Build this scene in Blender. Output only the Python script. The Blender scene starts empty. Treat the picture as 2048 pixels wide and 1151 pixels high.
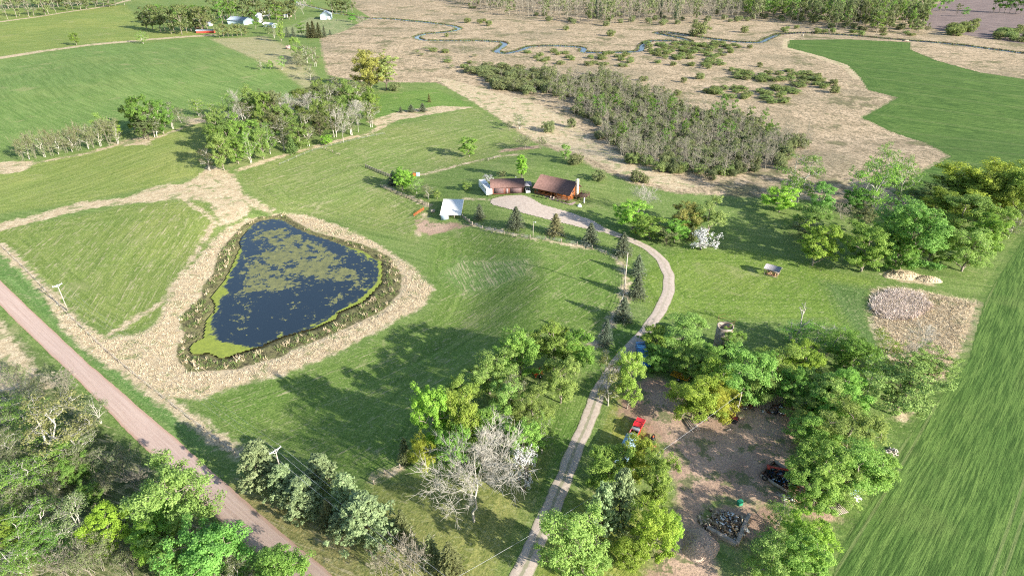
import bpy, math, random
import numpy as np
from mathutils import Matrix, Vector
# ---------------------------------------------------------------- camera, sky, sun
S = bpy.context.scene
COL = S.collection
PITCH, CAMZ, FPX = math.radians(30), 100.0, 1256.0
cam_d = bpy.data.cameras.new('camera'); cam = bpy.data.objects.new('camera', cam_d); COL.objects.link(cam)
cam.location = (0, 0, CAMZ); cam.rotation_euler = (math.radians(90) - PITCH, 0, 0)
cam_d.sensor_width = 36; cam_d.lens = FPX / 2048 * 36; cam_d.clip_start = 1; cam_d.clip_end = 20000
S.camera = cam
SUN_EL = math.radians(22); SHX, SHY = -0.80, 0.60            # shadows fall towards (SHX, SHY)
_n = math.hypot(SHX, SHY); SHX /= _n; SHY /= _n
w = bpy.data.worlds.new('World'); S.world = w; w.use_nodes = True
nt = w.node_tree; sky = nt.nodes.new('ShaderNodeTexSky'); sky.sky_type = 'NISHITA'; sky.sun_disc = False
sky.sun_elevation = SUN_EL; sky.sun_rotation = math.atan2(-SHX, -SHY)
sky.air_density = 1.0; sky.dust_density = 1.0
bg = nt.nodes['Background']; bg.inputs['Strength'].default_value = 0.11
nt.links.new(sky.outputs[0], bg.inputs['Color'])
ld = bpy.data.lights.new('sun', 'SUN'); ld.energy = 5.0; ld.angle = math.radians(0.5); ld.color = (1.0, 0.93, 0.82)
lo = bpy.data.objects.new('sun', ld); COL.objects.link(lo)
sdir = Vector((SHX * math.cos(SUN_EL), SHY * math.cos(SUN_EL), -math.sin(SUN_EL)))
lo.rotation_euler = sdir.to_track_quat('-Z', 'Y').to_euler()
S.view_settings.view_transform = 'Standard'; S.view_settings.look = 'None'
S.view_settings.exposure = 1.2; S.view_settings.gamma = 1.0
S.cycles.max_bounces = 5; S.cycles.diffuse_bounces = 3; S.cycles.glossy_bounces = 2
S.cycles.transmission_bounces = 3; S.cycles.transparent_max_bounces = 4
S.cycles.use_denoising = False; S.cycles.filter_width = 1.1; S.cycles.use_adaptive_sampling = True; S.cycles.adaptive_threshold = 0.02
S.cycles.caustics_reflective = False; S.cycles.caustics_refractive = False

rnd = random.Random(7)
# ---------------------------------------------------------------- terrain height and photo-to-ground mapping
def gs(x, y, cx, cy, r, a): return a * np.exp(-((x - cx) ** 2 + (y - cy) ** 2) / (2 * r * r))
def sm(a, b, t):
    t = np.clip((t - a) / (b - a), 0, 1); return t * t * (3 - 2 * t)
def hgt(x, y):
    x = np.asarray(x, float); y = np.asarray(y, float)
    h = gs(x, y, 18, 255, 45, 3.2) + gs(x, y, -120, 330, 60, 3.5) + gs(x, y, -260, 480, 110, 6) + gs(x, y, 140, 150, 60, 1.5)
    h = h + gs(x, y, 330, 430, 60, 2.5) + gs(x, y, -30, 330, 35, 1.5)
    h = h + 5.0 * sm(-62, 2, x - (y - 160) * .1) * (1 - sm(262, 335, y - np.abs(x) * .05)) * sm(-400, -50, y)
    roll = 0.8 * np.sin(x * .021 + 1.3) * np.sin(y * .017 + .4) + 0.35 * np.sin(x * .06 + y * .04)
    h = h + roll * (1 - sm(300, 360, y) * sm(-120, -40, x))
    k = sm(50, 78, np.hypot(x + 66, (y - 172) * .95))
    return h * k
C_, S_ = math.cos(PITCH), math.sin(PITCH)
def W(px, py, z=None):
    u = (px - 1024) / FPX; v = (py - 575.5) / FPX; d = S_ + v * C_; t = CAMZ / d
    for _ in range(8):
        x = u * t; y = t * (C_ - v * S_)
        t = (CAMZ - (float(hgt(x, y)) if z is None else z)) / d
    x = u * t; y = t * (C_ - v * S_)
    return np.array([x, y, float(hgt(x, y)) if z is None else z])
def PR(p):
    rx, ry, rz = p[0], p[1], p[2] - CAMZ; z = ry * C_ - rz * S_
    return 1024 + FPX * rx / z, 575.5 + FPX * (-ry * S_ - rz * C_) / z, z
def WP(pts, z=None): return np.array([W(a, b, z)[:2] for a, b in pts])
# ---------------------------------------------------------------- mesh helpers
def mk(name, V, F, mat=None, parent=None, smooth=False, attrs=None, mats=None, midx=None, link=True):
    """V (n,3); F list of equal-length index arrays"""
    me = bpy.data.meshes.new(name); V = np.asarray(V, np.float32); me.vertices.add(len(V)); me.vertices.foreach_set('co', V.ravel())
    Fs = [np.asarray(f, np.int32) for f in F if len(f)]
    li = np.concatenate([f.ravel() for f in Fs]); tot = np.concatenate([np.full(len(f), f.shape[1], np.int32) for f in Fs])
    st = np.concatenate([[0], np.cumsum(tot)[:-1]]).astype(np.int32)
    me.loops.add(len(li)); me.loops.foreach_set('vertex_index', li)
    me.polygons.add(len(tot)); me.polygons.foreach_set('loop_start', st); me.polygons.foreach_set('loop_total', tot)
    if smooth: me.polygons.foreach_set('use_smooth', np.ones(len(tot), bool))
    if mats:
        for m in mats: me.materials.append(m)
    elif mat: me.materials.append(mat)
    if midx is not None: me.polygons.foreach_set('material_index', np.asarray(midx, np.int32))
    if attrs:
        for k, (dom, typ, arr) in attrs.items():
            a = me.attributes.new(k, typ, dom); a.data.foreach_set('color' if typ == 'FLOAT_COLOR' else 'value', np.asarray(arr, np.float32).ravel())
    me.update(calc_edges=True); me.validate()
    if not link: return me
    o = bpy.data.objects.new(name, me); COL.objects.link(o)
    if parent: o.parent = parent
    return o
def tag(o, label=None, cat=None, group=None, kind=None):
    for k, v in (('label', label), ('category', cat), ('group', group), ('kind', kind)):
        if v: o[k] = v
    return o
def empty(name, loc, rz=0, **kw):
    o = bpy.data.objects.new(name, None); COL.objects.link(o); o.location = loc; o.rotation_euler = (0, 0, rz); o.empty_display_size = .1
    return tag(o, **kw)
class MB:
    def __init__(s): s.V = []; s.F = {}; s.n = 0
    def add(s, V, F, M=None):
        V = np.asarray(V, float).reshape(-1, 3)
        if M is not None: V = np.c_[V, np.ones(len(V))] @ np.array(M).T; V = V[:, :3]
        s.V.append(V)
        for f in F: s.F.setdefault(len(f), []).append([i + s.n for i in f])
        s.n += len(V); return s
    def box(s, c, d, rz=0, M=None, tilt=(0, 0)):
        x, y, z = d[0] / 2, d[1] / 2, d[2] / 2
        V = [(-x, -y, -z), (x, -y, -z), (x, y, -z), (-x, y, -z), (-x, -y, z), (x, -y, z), (x, y, z), (-x, y, z)]
        m = Matrix.Translation(c) @ Matrix.Rotation(rz, 4, 'Z') @ Matrix.Rotation(tilt[0], 4, 'X') @ Matrix.Rotation(tilt[1], 4, 'Y')
        if M is not None: m = M @ m
        return s.add(V, [(0, 3, 2, 1), (4, 5, 6, 7), (0, 1, 5, 4), (1, 2, 6, 5), (2, 3, 7, 6), (3, 0, 4, 7)], m)
    def bar(s, a, b, wd, ht=None):
        a = Vector(a); b = Vector(b); d = b - a; L = d.length; ht = ht or wd
        q = d.to_track_quat('X', 'Z').to_matrix().to_4x4(); m = Matrix.Translation((a + b) / 2) @ q
        return s.box((0, 0, 0), (L, wd, ht), M=m)
    def tube(s, pts, rr, n=8, cap=True):
        pts = [Vector(p) for p in pts]; V = []; F = []; rr = rr if hasattr(rr, '__len__') else [rr] * len(pts)
        for i, p in enumerate(pts):
            d = (pts[min(i + 1, len(pts) - 1)] - pts[max(i - 1, 0)]).normalized()
            a = d.cross(Vector((0, 0, 1)) if abs(d.z) < .9 else Vector((1, 0, 0))).normalized(); b = d.cross(a)
            for k in range(n):
                t = 2 * math.pi * k / n; V.append(p + (a * math.cos(t) + b * math.sin(t)) * rr[i])
        for i in range(len(pts) - 1):
            for k in range(n):
                F.append((i * n + k, i * n + (k + 1) % n, (i + 1) * n + (k + 1) % n, (i + 1) * n + k))
        if cap: F.append(tuple(range(n))[::-1]); F.append(tuple((len(pts) - 1) * n + k for k in range(n)))
        return s.add([tuple(v) for v in V], F)
    def prism(s, prof, y0, y1, axis='y', M=None):
        """profile [(a,b)] extruded; axis y: (x,z) profile along y; axis x: (y,z) along x; axis z: (x,y) along z"""
        n = len(prof); f = {'y': lambda a, b, t: (a, t, b), 'x': lambda a, b, t: (t, a, b), 'z': lambda a, b, t: (a, b, t)}[axis]
        V = [f(a, b, y0) for a, b in prof] + [f(a, b, y1) for a, b in prof]
        F = [tuple(range(n)), tuple(range(n, 2 * n))[::-1]] + [(i, (i + 1) % n, n + (i + 1) % n, n + i) for i in range(n)]
        return s.add(V, F, M)
    def build(s, name, mat, parent=None, bevel=0, smooth=False):
        V = np.concatenate(s.V); F = [np.array(v) for v in s.F.values()]
        o = mk(name, V, F, mat, parent, smooth)
        if bevel:
            b = o.modifiers.new('bevel', 'BEVEL'); b.width = bevel; b.segments = 2; b.limit_method = 'ANGLE'
        return o
# ---------------------------------------------------------------- materials
class NT:
    def __init__(s, name):
        s.m = bpy.data.materials.new(name); s.m.use_nodes = True; s.t = s.m.node_tree; s.b = s.t.nodes['Principled BSDF']
        s.b.inputs['Roughness'].default_value = .85; s.b.inputs['Specular IOR Level'].default_value = .25
    def n(s, typ, **kw):
        x = s.t.nodes.new(typ)
        for k, v in kw.items(): setattr(x, k, v)
        return x
    def l(s, a, b):
        if isinstance(a, (int, float)): b.default_value = a
        elif isinstance(a, tuple): b.default_value = a if len(a) == len(b.default_value) else tuple(a) + (1,)
        else: s.t.links.new(a, b)
    def math(s, op, a, b=0.0, c=0.0, clamp=False):
        x = s.n('ShaderNodeMath', operation=op, use_clamp=clamp); s.l(a, x.inputs[0]); s.l(b, x.inputs[1]); s.l(c, x.inputs[2]); return x.outputs[0]
    def mix(s, f, a, b, blend='MIX'):
        x = s.n('ShaderNodeMix', data_type='RGBA', blend_type=blend); s.l(f, x.inputs[0]); s.l(a, x.inputs[6]); s.l(b, x.inputs[7]); return x.outputs[2]
    def sstep(s, v, a, b, lo=0.0, hi=1.0):
        x = s.n('ShaderNodeMapRange', interpolation_type='SMOOTHSTEP'); s.l(v, x.inputs[0]); s.l(a, x.inputs[1]); s.l(b, x.inputs[2]); s.l(lo, x.inputs[3]); s.l(hi, x.inputs[4]); return x.outputs[0]
    def attr(s, name, out='Fac'):
        return s.n('ShaderNodeAttribute', attribute_name=name).outputs[out]
    def vec(s, x, y, z):
        c = s.n('ShaderNodeCombineXYZ'); s.l(x, c.inputs[0]); s.l(y, c.inputs[1]); s.l(z, c.inputs[2]); return c.outputs[0]
    def pos(s): return s.n('ShaderNodeNewGeometry').outputs['Position']
    def obj(s): return s.n('ShaderNodeTexCoord').outputs['Object']
    def vmul(s, v, k):
        x = s.n('ShaderNodeVectorMath', operation='MULTIPLY'); s.l(v, x.inputs[0]); x.inputs[1].default_value = k; return x.outputs[0]
    def noise(s, v, sc, det=3, rough=.6, dist=0):
        x = s.n('ShaderNodeTexNoise'); s.l(v, x.inputs['Vector']); x.inputs['Scale'].default_value = sc; x.inputs['Detail'].default_value = det
        x.inputs['Roughness'].default_value = rough; x.inputs['Distortion'].default_value = dist; return x.outputs['Fac']
    def bump(s, h, st, dist):
        x = s.n('ShaderNodeBump'); x.inputs['Strength'].default_value = st; x.inputs['Distance'].default_value = dist; s.l(h, x.inputs['Height']); s.l(x.outputs[0], s.b.inputs['Normal']); return x
    def col(s, c): s.l(c, s.b.inputs['Base Color']); return s
def simple(name, c, rough=.7, metal=0, var=.25, sc=1.5, bump=0, bsc=8, spec=.3):
    t = NT(name); p = t.obj(); n1 = t.noise(p, sc, 4); c2 = tuple(v * (1 - var) for v in c); c3 = tuple(min(1, v * (1 + var * .7)) for v in c)
    t.col(t.mix(t.sstep(n1, .3, .7), c2, c3)); t.b.inputs['Roughness'].default_value = rough; t.b.inputs['Metallic'].default_value = metal
    t.b.inputs['Specular IOR Level'].default_value = spec
    if bump: t.bump(t.noise(p, bsc, 3), .6, bump)
    return t.m
def ribbed(name, c, axis=0, freq=4.0, rough=.5, dark=.7, var=.15, metal=0, depth=.03):
    t = NT(name); p = t.obj(); sp = t.n('ShaderNodeSeparateXYZ'); t.l(p, sp.inputs[0])
    s = t.math('FRACT', t.math('MULTIPLY', sp.outputs[axis], freq)); e = t.math('LESS_THAN', s, .16)
    n1 = t.noise(p, 1.2, 4); b = t.mix(t.sstep(n1, .3, .7), tuple(v * (1 - var) for v in c), tuple(min(1, v * (1 + var)) for v in c))
    t.col(t.mix(e, b, tuple(v * dark for v in c))); t.b.inputs['Roughness'].default_value = rough; t.b.inputs['Metallic'].default_value = metal
    t.bump(e, .5, -depth); return t.m
M = {}
M['wood_dark'] = simple('aged_wood', (.13, .085, .06), var=.4, sc=3)
M['wood_grey'] = simple('grey_wood', (.34, .29, .24), var=.35, sc=3)
M['wood_new'] = simple('new_lumber', (.55, .42, .26), var=.25, sc=3)
M['log'] = ribbed('log_siding', (.36, .12, .035), axis=2, freq=3.6, dark=.45, var=.3, depth=.06)
M['shingle'] = ribbed('brown_shingles', (.165, .098, .085), axis=0, freq=.9, rough=.9, dark=.93, var=.2, depth=.01)
M['garage_wall'] = ribbed('maroon_siding', (.2, .085, .065), axis=0, freq=3, dark=.75)
M['garage_door'] = simple('taupe_door', (.14, .085, .085), var=.1)
M['door_line'] = simple('door_joint', (.26, .2, .2), var=.1)
M['white'] = simple('white_paint', (.8, .8, .78), var=.08, sc=.8)
M['white_roof'] = ribbed('white_roof_metal', (.88, .85, .80), axis=0, freq=1.1, rough=.45, dark=.93, var=.03, depth=.02)
M['grey_roof'] = ribbed('grey_roof_metal', (.27, .33, .41), axis=0, freq=1.1, rough=.45, dark=.8, var=.08, depth=.02)
M['grey_wall'] = ribbed('grey_wall_metal', (.38, .48, .56), axis=0, freq=2, rough=.5, dark=.85, depth=.02)
M['dark_roof'] = simple('dark_grey_roof', (.12, .12, .14), var=.2)
M['slate_roof'] = ribbed('slate_roof_metal', (.25, .24, .26), axis=0, freq=2, rough=.5, dark=.8)
M['red'] = simple('red_paint', (.55, .02, .03), rough=.3, var=.06, spec=.5)
M['red_dull'] = simple('faded_red', (.42, .07, .05), var=.3)
M['orange'] = simple('orange_paint', (.6, .12, .04), var=.25)
M['yellow'] = simple('yellow_paint', (.75, .34, .02), var=.15)
M['blue'] = simple('blue_paint', (.03, .16, .38), rough=.35, var=.1, spec=.5)
M['pale_blue'] = ribbed('pale_blue_tarp', (.35, .55, .75), axis=1, freq=1.2, rough=.5, dark=.85)
M['green_box'] = simple('green_plastic', (.03, .28, .16), var=.15)
M['glass'] = simple('dark_glass', (.02, .025, .03), rough=.08, var=.1, spec=.8)
M['tyre'] = simple('tyre_rubber', (.02, .02, .02), rough=.9, var=.2)
M['metal'] = simple('galvanised_metal', (.5, .52, .54), rough=.35, metal=.6, var=.15)
M['black'] = simple('black_metal', (.025, .025, .028), rough=.5, var=.3)
M['rust'] = simple('rusty_metal', (.2, .075, .04), var=.4, sc=2)
M['stone'] = simple('pale_stone', (.52, .45, .35), var=.22, sc=1.6, bump=.05, bsc=3)
M['concrete'] = simple('weathered_concrete', (.33, .28, .23), var=.3, sc=1.2, bump=.02)
M['paver'] = simple('pink_pavers', (.4, .3, .28), var=.15, sc=3)
M['pole'] = simple('pole_wood', (.42, .38, .33), var=.25, sc=2)
M['wire'] = simple('wire_metal', (.45, .47, .5), rough=.4, var=.05)
M['deck_brown'] = ribbed('brown_planks', (.2, .075, .05), axis=0, freq=1.6, dark=.5)
M['gravel'] = simple('gravel_heap', (.40, .30, .23), var=.3, sc=2.5, bump=.12, bsc=4)
M['firewood'] = simple('split_firewood', (.36, .23, .13), var=.5, sc=5)
M['straw'] = simple('dry_reed', (.52, .42, .28), var=.35, sc=.9)
M['reed_pale'] = simple('silvery_dead_reed', (.8, .69, .62), var=.2, sc=.9)
M['reed_green'] = simple('green_reed', (.14, .2, .06), var=.35, sc=.9)
M['tan_stalk'] = simple('bleached_grass', (.62, .52, .36), var=.25, sc=.9)

# ---- ground material: cover classes from the vertex fields, broken up by noise
def ground_mat():
    t = NT('ground_cover'); P = t.pos(); sp = t.n('ShaderNodeSeparateXYZ'); t.l(P, sp.inputs[0]); X, Y = sp.outputs[0], sp.outputs[1]
    row = t.attr('row'); edge = t.attr('edge'); ek = t.math('MULTIPLY', t.sstep(edge, 16, 8), t.sstep(edge, .1, 1)); n_big = t.noise(P, .012, 3); n_mid = t.noise(P, .07, 4, .6, .3); n_sm = t.noise(P, .45, 4, .65); n_fine = t.noise(P, 2.2, 3, .7)
    st1 = t.noise(t.vec(t.math('MULTIPLY', row, .55), t.math('MULTIPLY', X, .035), t.math('MULTIPLY', Y, .035)), 1, 4, .65)
    se = t.noise(t.vec(t.math('MULTIPLY', edge, .9), t.math('MULTIPLY', X, .03), t.math('MULTIPLY', Y, .03)), 1, 3, .65)
    st1 = t.math('ADD', t.math('MULTIPLY', st1, t.math('SUBTRACT', 1.0, ek)), t.math('MULTIPLY', se, ek))
    st2 = t.noise(t.vec(t.math('MULTIPLY', row, 1.7), t.math('MULTIPLY', X, .11), t.math('MULTIPLY', Y, .11)), 1, 3, .7)
    tint = t.attr('tint', 'Color'); dry = t.attr('dry')
    g = t.mix(t.sstep(st1, .25, .75), t.mix(1, tint, (.74, .78, .72), 'MULTIPLY'), t.mix(1, tint, (1.3, 1.2, 1.3), 'MULTIPLY'))
    g = t.mix(t.sstep(n_mid, .3, .7, 0, .6), g, t.mix(1, g, (.72, .86, .7), 'MULTIPLY'))
    g = t.mix(t.sstep(n_big, .42, .72, 0, .55), g, t.mix(1, g, (1.45, 1.18, 1.3), 'MULTIPLY'))
    g = t.mix(t.sstep(n_fine, .38, .66, 0, .9), g, t.mix(1, g, (.5, .62, .5), 'MULTIPLY')); g = t.mix(t.sstep(t.noise(P, 1.3, 2, .6), .55, .7, 0, .5), g, (.36, .37, .19))
    wear = t.sstep(t.noise(P, .045, 5, .7, .6), .57, .68); g = t.mix(t.math('MULTIPLY', wear, .5), g, (.30, .30, .14))
    fl = t.math('MULTIPLY', t.sstep(t.math('ADD', t.math('ADD', st2, t.math('MULTIPLY', n_sm, .5)), t.math('MULTIPLY', dry, .42)), .98, 1.2), t.sstep(dry, .02, .5))
    g = t.mix(t.math('MULTIPLY', fl, .8), g, (.42, .37, .23))
    # marsh
    v = t.n('ShaderNodeTexVoronoi'); t.l(t.vmul(P, (1, 1, 1)), v.inputs['Vector']); v.inputs['Scale'].default_value = .42; v.inputs['Randomness'].default_value = 1
    tus = t.sstep(t.math('ADD', v.outputs['Distance'], t.math('MULTIPLY', n_sm, .5)), .45, .85)
    ms = t.mix(t.sstep(n_mid, .32, .66), (.54, .42, .28), (.34, .265, .165)); ms = t.mix(t.sstep(t.noise(P, .011, 4, .65), .5, .64, 0, .7), ms, (.22, .195, .12))
    ms = t.mix(t.sstep(n_fine, .3, .75, 0, .45), ms, (.66, .52, .38))
    olive = t.sstep(t.math('ADD', t.noise(P, .03, 4, .7), t.math('MULTIPLY', n_sm, .25)), .66, .76)
    ms = t.mix(t.math('MULTIPLY', olive, .75), ms, (.17, .18, .08))
    spk = t.sstep(t.math('ADD', t.noise(t.vmul(P, (1, .6, 1)), .33, 5, .75), t.math('MULTIPLY', olive, .06)), .49, .60)
    ms = t.mix(t.math('MULTIPLY', spk, .6), ms, (.11, .105, .06)); sp2 = t.sstep(t.noise(P, .75, 3, .7), .48, .58); ms = t.mix(t.math('MULTIPLY', sp2, .65), ms, (.16, .13, .08))
    # tan dry grass
    tn = t.mix(t.sstep(n_sm, .3, .7), (.46, .36, .225), (.66, .56, .385)); tn = t.mix(t.sstep(n_fine, .42, .64, 0, .8), tn, (.30, .235, .15))
    tn = t.mix(t.sstep(t.noise(P, .16, 4, .7, .5), .52, .63, 0, .8), tn, (.16, .21, .075)); tn = t.mix(t.sstep(t.noise(t.vmul(P, (.5, 1.3, 1)), .5, 4, .75, 1.5), .5, .62, 0, .5), tn, (.33, .27, .17))
    # crop
    c1 = t.mix(t.sstep(st1, .3, .7), (.08, .15, .035), (.145, .23, .058)); c1 = t.mix(t.sstep(st2, .42, .62, 0, .85), c1, (.04, .085, .02))
    c1 = t.mix(t.sstep(n_mid, .5, .8, 0, .4), c1, (.17, .22, .07)); c1 = t.mix(t.sstep(n_fine, .4, .75, 0, .4), c1, (.035, .075, .015))
    # dirt
    dt = t.mix(t.sstep(n_mid, .3, .7), (.29, .19, .135), (.52, .375, .275)); dt = t.mix(t.sstep(n_fine, .4, .66, 0, .6), dt, (.22, .16, .12))
    dt = t.mix(t.sstep(t.math('ADD', t.noise(P, .22, 5, .7), t.math('MULTIPLY', n_fine, .12)), .60, .68, 0, .8), dt, (.12, .15, .06))
    pl = t.mix(t.sstep(st1, .3, .7), (.15, .115, .11), (.24, .19, .175)); pl = t.mix(t.sstep(n_mid, .4, .8), pl, (.27, .21, .19))
    def cls(base, name, colr, a=.9, ns=None, wdt=.12):
        f = t.math('ADD', t.attr(name), t.math('MULTIPLY', t.math('SUBTRACT', ns or n_sm, .5), a)); return t.mix(t.sstep(f, .5 - wdt, .5 + wdt), base, colr)
    nn = t.math('ADD', t.math('MULTIPLY', n_sm, .6), t.math('MULTIPLY', t.noise(P, .15, 3), .4))
    c = cls(g, 'marsh', ms, .8, nn); c = cls(c, 'tan', tn, 1.5, nn, .16); fr = t.math('FRACT', t.math('DIVIDE', row, 26.0)); tl_ = t.math('MAXIMUM', t.math('COMPARE', fr, .30, .013), t.math('COMPARE', fr, .375, .013)); c1 = t.mix(t.math('MULTIPLY', tl_, .6), c1, (.17, .21, .08)); c = cls(c, 'crop', c1, .5); c = cls(c, 'plough', pl, .5); c = cls(c, 'dirt', dt, 1.5, nn, .2)
    # garden rows of dead stalks, pond mud
    mud = t.mix(t.sstep(n_sm, .35, .65), (.06, .055, .035), (.17, .17, .07)); mud = t.mix(t.sstep(n_fine, .45, .62, 0, .7), mud, (.24, .22, .11)); c = cls(c, 'mud', mud, 1.0)
    t.col(c); t.b.inputs['Roughness'].default_value = .95; t.b.inputs['Specular IOR Level'].default_value = .08
    hb = t.math('ADD', t.math('MULTIPLY', n_sm, .7), t.math('MULTIPLY', n_fine, .35)); hb = t.math('ADD', hb, t.math('MULTIPLY', st2, .5))
    t.bump(hb, .55, .45); return t.m
M['ground'] = ground_mat()
def road_mat():
    t = NT('road_gravel'); P = t.pos(); a = t.attr('across'); l = t.attr('along')
    st = t.noise(t.vec(t.math('MULTIPLY', a, 9), t.math('MULTIPLY', l, .04), 0.0), 1, 3); n = t.noise(P, .8, 5, .7); n2 = t.noise(P, 6, 2)
    c = t.mix(t.sstep(st, .3, .7), (.42, .30, .245), (.53, .40, .335)); e = t.sstep(t.math('ADD', t.math('ABSOLUTE', a), t.math('MULTIPLY', t.math('SUBTRACT', n, .5), .3)), .68, .98)
    c = t.mix(t.math('MULTIPLY', e, .7), c, (.38, .22, .14)); c = t.mix(t.sstep(n, .3, .8, 0, .3), c, (.56, .46, .4)); c = t.mix(t.sstep(n2, .4, .8, 0, .2), c, (.25, .19, .16))
    t.col(c); t.bump(n2, .3, .05); return t.m
def drive_mat():
    t = NT('driveway_gravel'); P = t.pos(); a = t.attr('across'); n = t.noise(P, .9, 5, .7); n2 = t.noise(P, 6, 2)
    c = t.mix(t.sstep(n, .3, .7), (.42, .345, .28), (.55, .465, .39)); aa = t.math('ADD', t.math('ABSOLUTE', a), t.math('MULTIPLY', t.math('SUBTRACT', n, .5), .35))
    mid = t.math('MULTIPLY', t.sstep(aa, .26, .1), t.attr('strip')); ed = t.sstep(aa, .82, 1.0)
    c = t.mix(t.math('MAXIMUM', t.math('MULTIPLY', mid, .65), t.math('MULTIPLY', ed, .8)), c, (.2, .22, .11)); c = t.mix(t.sstep(n2, .4, .8, 0, .25), c, (.25, .21, .18))
    t.col(c); t.bump(n2, .3, .05); return t.m
M['road'] = road_mat(); M['drive'] = drive_mat()
def pond_mat():
    t = NT('pond_water'); P = t.pos(); n = t.noise(P, .13, 6, .68, .35); n2 = t.noise(P, .45, 5, .75); fine = t.noise(P, 2.4, 3, .7)
    nn = t.math('ADD', t.math('MULTIPLY', n, .52), t.math('MULTIPLY', n2, .48))
    band = t.sstep(t.math('ADD', t.attr('rim'), t.math('MULTIPLY', t.math('SUBTRACT', t.math('ADD', t.math('MULTIPLY', n2, .5), t.math('MULTIPLY', n, .5)), .5), 1.9)), .44, .66)
    thr = t.math('SUBTRACT', .645, t.math('MULTIPLY', t.attr('patch'), .185))
    pf = t.sstep(t.math('SUBTRACT', nn, thr), -.004, .022); pf = t.math('MULTIPLY', pf, t.sstep(fine, .3, .5, .35, .9))
    f = t.math('MAXIMUM', band, pf)
    alg = t.mix(t.sstep(n2, .35, .7), (.15, .16, .065), (.27, .27, .10)); alg = t.mix(band, alg, t.mix(t.sstep(n2, .3, .7), (.2, .25, .035), (.29, .34, .05)))
    alg = t.mix(t.sstep(fine, .35, .7, 0, .35), alg, (.1, .12, .05))
    t.col(t.mix(f, (.018, .031, .046), alg)); t.l(t.sstep(f, 0, 1, .09, .8), t.b.inputs['Roughness']); t.b.inputs['Specular IOR Level'].default_value = .33
    x = t.bump(t.noise(P, 1.6, 2), .05, .05); return t.m
def river_mat():
    t = NT('river_water'); P = t.pos(); n = t.noise(P, .02, 2)
    t.col(t.mix(t.sstep(n, .5, .62), (.008, .03, .10), (.05, .045, .035))); t.b.inputs['Roughness'].default_value = .12; t.b.inputs['Specular IOR Level'].default_value = .35
    t.bump(t.noise(P, .8, 2), .04, .05); return t.m
M['pond'] = pond_mat(); M['river'] = river_mat()
def leaf_mat(name, c, c2, trans=.35, rough=.55):
    t = NT(name); oi = t.n('ShaderNodeObjectInfo'); tone = t.attr('tone'); col = t.mix(tone, c, c2)
    col = t.mix(1, col, oi.outputs['Color'], 'MULTIPLY'); hs = t.n('ShaderNodeHueSaturation')
    t.l(t.math('MULTIPLY_ADD', oi.outputs['Random'], .03, .485), hs.inputs['Hue']); t.l(t.math('MULTIPLY_ADD', oi.outputs['Random'], .3, .85), hs.inputs['Value']); t.l(col, hs.inputs['Color']); col = hs.outputs[0]
    t.col(col); t.b.inputs['Roughness'].default_value = rough; t.b.inputs['Specular IOR Level'].default_value = .15
    tr = t.n('ShaderNodeBsdfTranslucent'); t.l(col, tr.inputs['Color']); mx = t.n('ShaderNodeMixShader'); mx.inputs[0].default_value = trans
    t.t.links.new(t.b.outputs[0], mx.inputs[1]); t.t.links.new(tr.outputs[0], mx.inputs[2]); t.t.links.new(mx.outputs[0], t.t.nodes['Material Output'].inputs['Surface']); return t.m
M['leaf'] = leaf_mat('spring_leaves', (.20, .35, .07), (.37, .53, .12), .45)
M['leaf_pale'] = leaf_mat('pale_leaves', (.23, .35, .09), (.40, .54, .15), .45)
M['leaf_yel'] = leaf_mat('yellow_leaves', (.31, .38, .055), (.52, .56, .09), .42)
M['leaf_rust'] = leaf_mat('rusty_leaves', (.26, .255, .07), (.42, .41, .11), .4)
M['leaf_olive'] = leaf_mat('olive_leaves', (.17, .20, .085), (.29, .33, .14), .35)
M['needle'] = leaf_mat('spruce_needles', (.10, .135, .085), (.24, .28, .17), .2)
M['needle_pine'] = leaf_mat('pine_needles', (.19, .27, .12), (.38, .48, .24), .3)
M['petal'] = leaf_mat('white_blossom', (.7, .7, .68), (.85, .85, .84), .3)
M['bark'] = simple('grey_bark', (.27, .235, .19), var=.35, sc=.8)
M['bark_pale'] = simple('pale_bark', (.42, .40, .35), var=.3, sc=.8)
M['bark_dark'] = simple('dark_bark', (.12, .095, .075), var=.3, sc=.8)
M['twig'] = simple('grey_twigs', (.29, .265, .21), var=.3, sc=.4)
# ================================================================ TERRAIN
def dens(P, step):
    out = []
    for i in range(len(P)):
        a, b = P[i], P[(i + 1) % len(P)]; n = max(1, int(np.hypot(*(b - a)) / step)); out += [a + (b - a) * k / n for k in range(n)]
    return np.array(out)
def sdpoly(X, Y, P, reach=25.0):
    """signed distance (positive inside) to polygon P, limited to its neighbourhood"""
    out = np.full(X.shape, -reach); bx = (X > P[:, 0].min() - reach) & (X < P[:, 0].max() + reach) & (Y > P[:, 1].min() - reach) & (Y < P[:, 1].max() + reach)
    if not bx.any(): return out
    x = X[bx]; y = Y[bx]; d2 = np.full(x.shape, 1e12); ins = np.zeros(x.shape, bool)
    for i in range(len(P)):
        ax, ay = P[i]; cx, cy = P[(i + 1) % len(P)]; ex, ey = cx - ax, cy - ay; L = ex * ex + ey * ey + 1e-9
        k = np.clip(((x - ax) * ex + (y - ay) * ey) / L, 0, 1); d2 = np.minimum(d2, (x - ax - k * ex) ** 2 + (y - ay - k * ey) ** 2)
        if ay != cy: ins ^= ((ay > y) != (cy > y)) & (x < ex * (y - ay) / (cy - ay) + ax)
    d = np.sqrt(d2); out[bx] = np.where(ins, d, -d); return out
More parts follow.
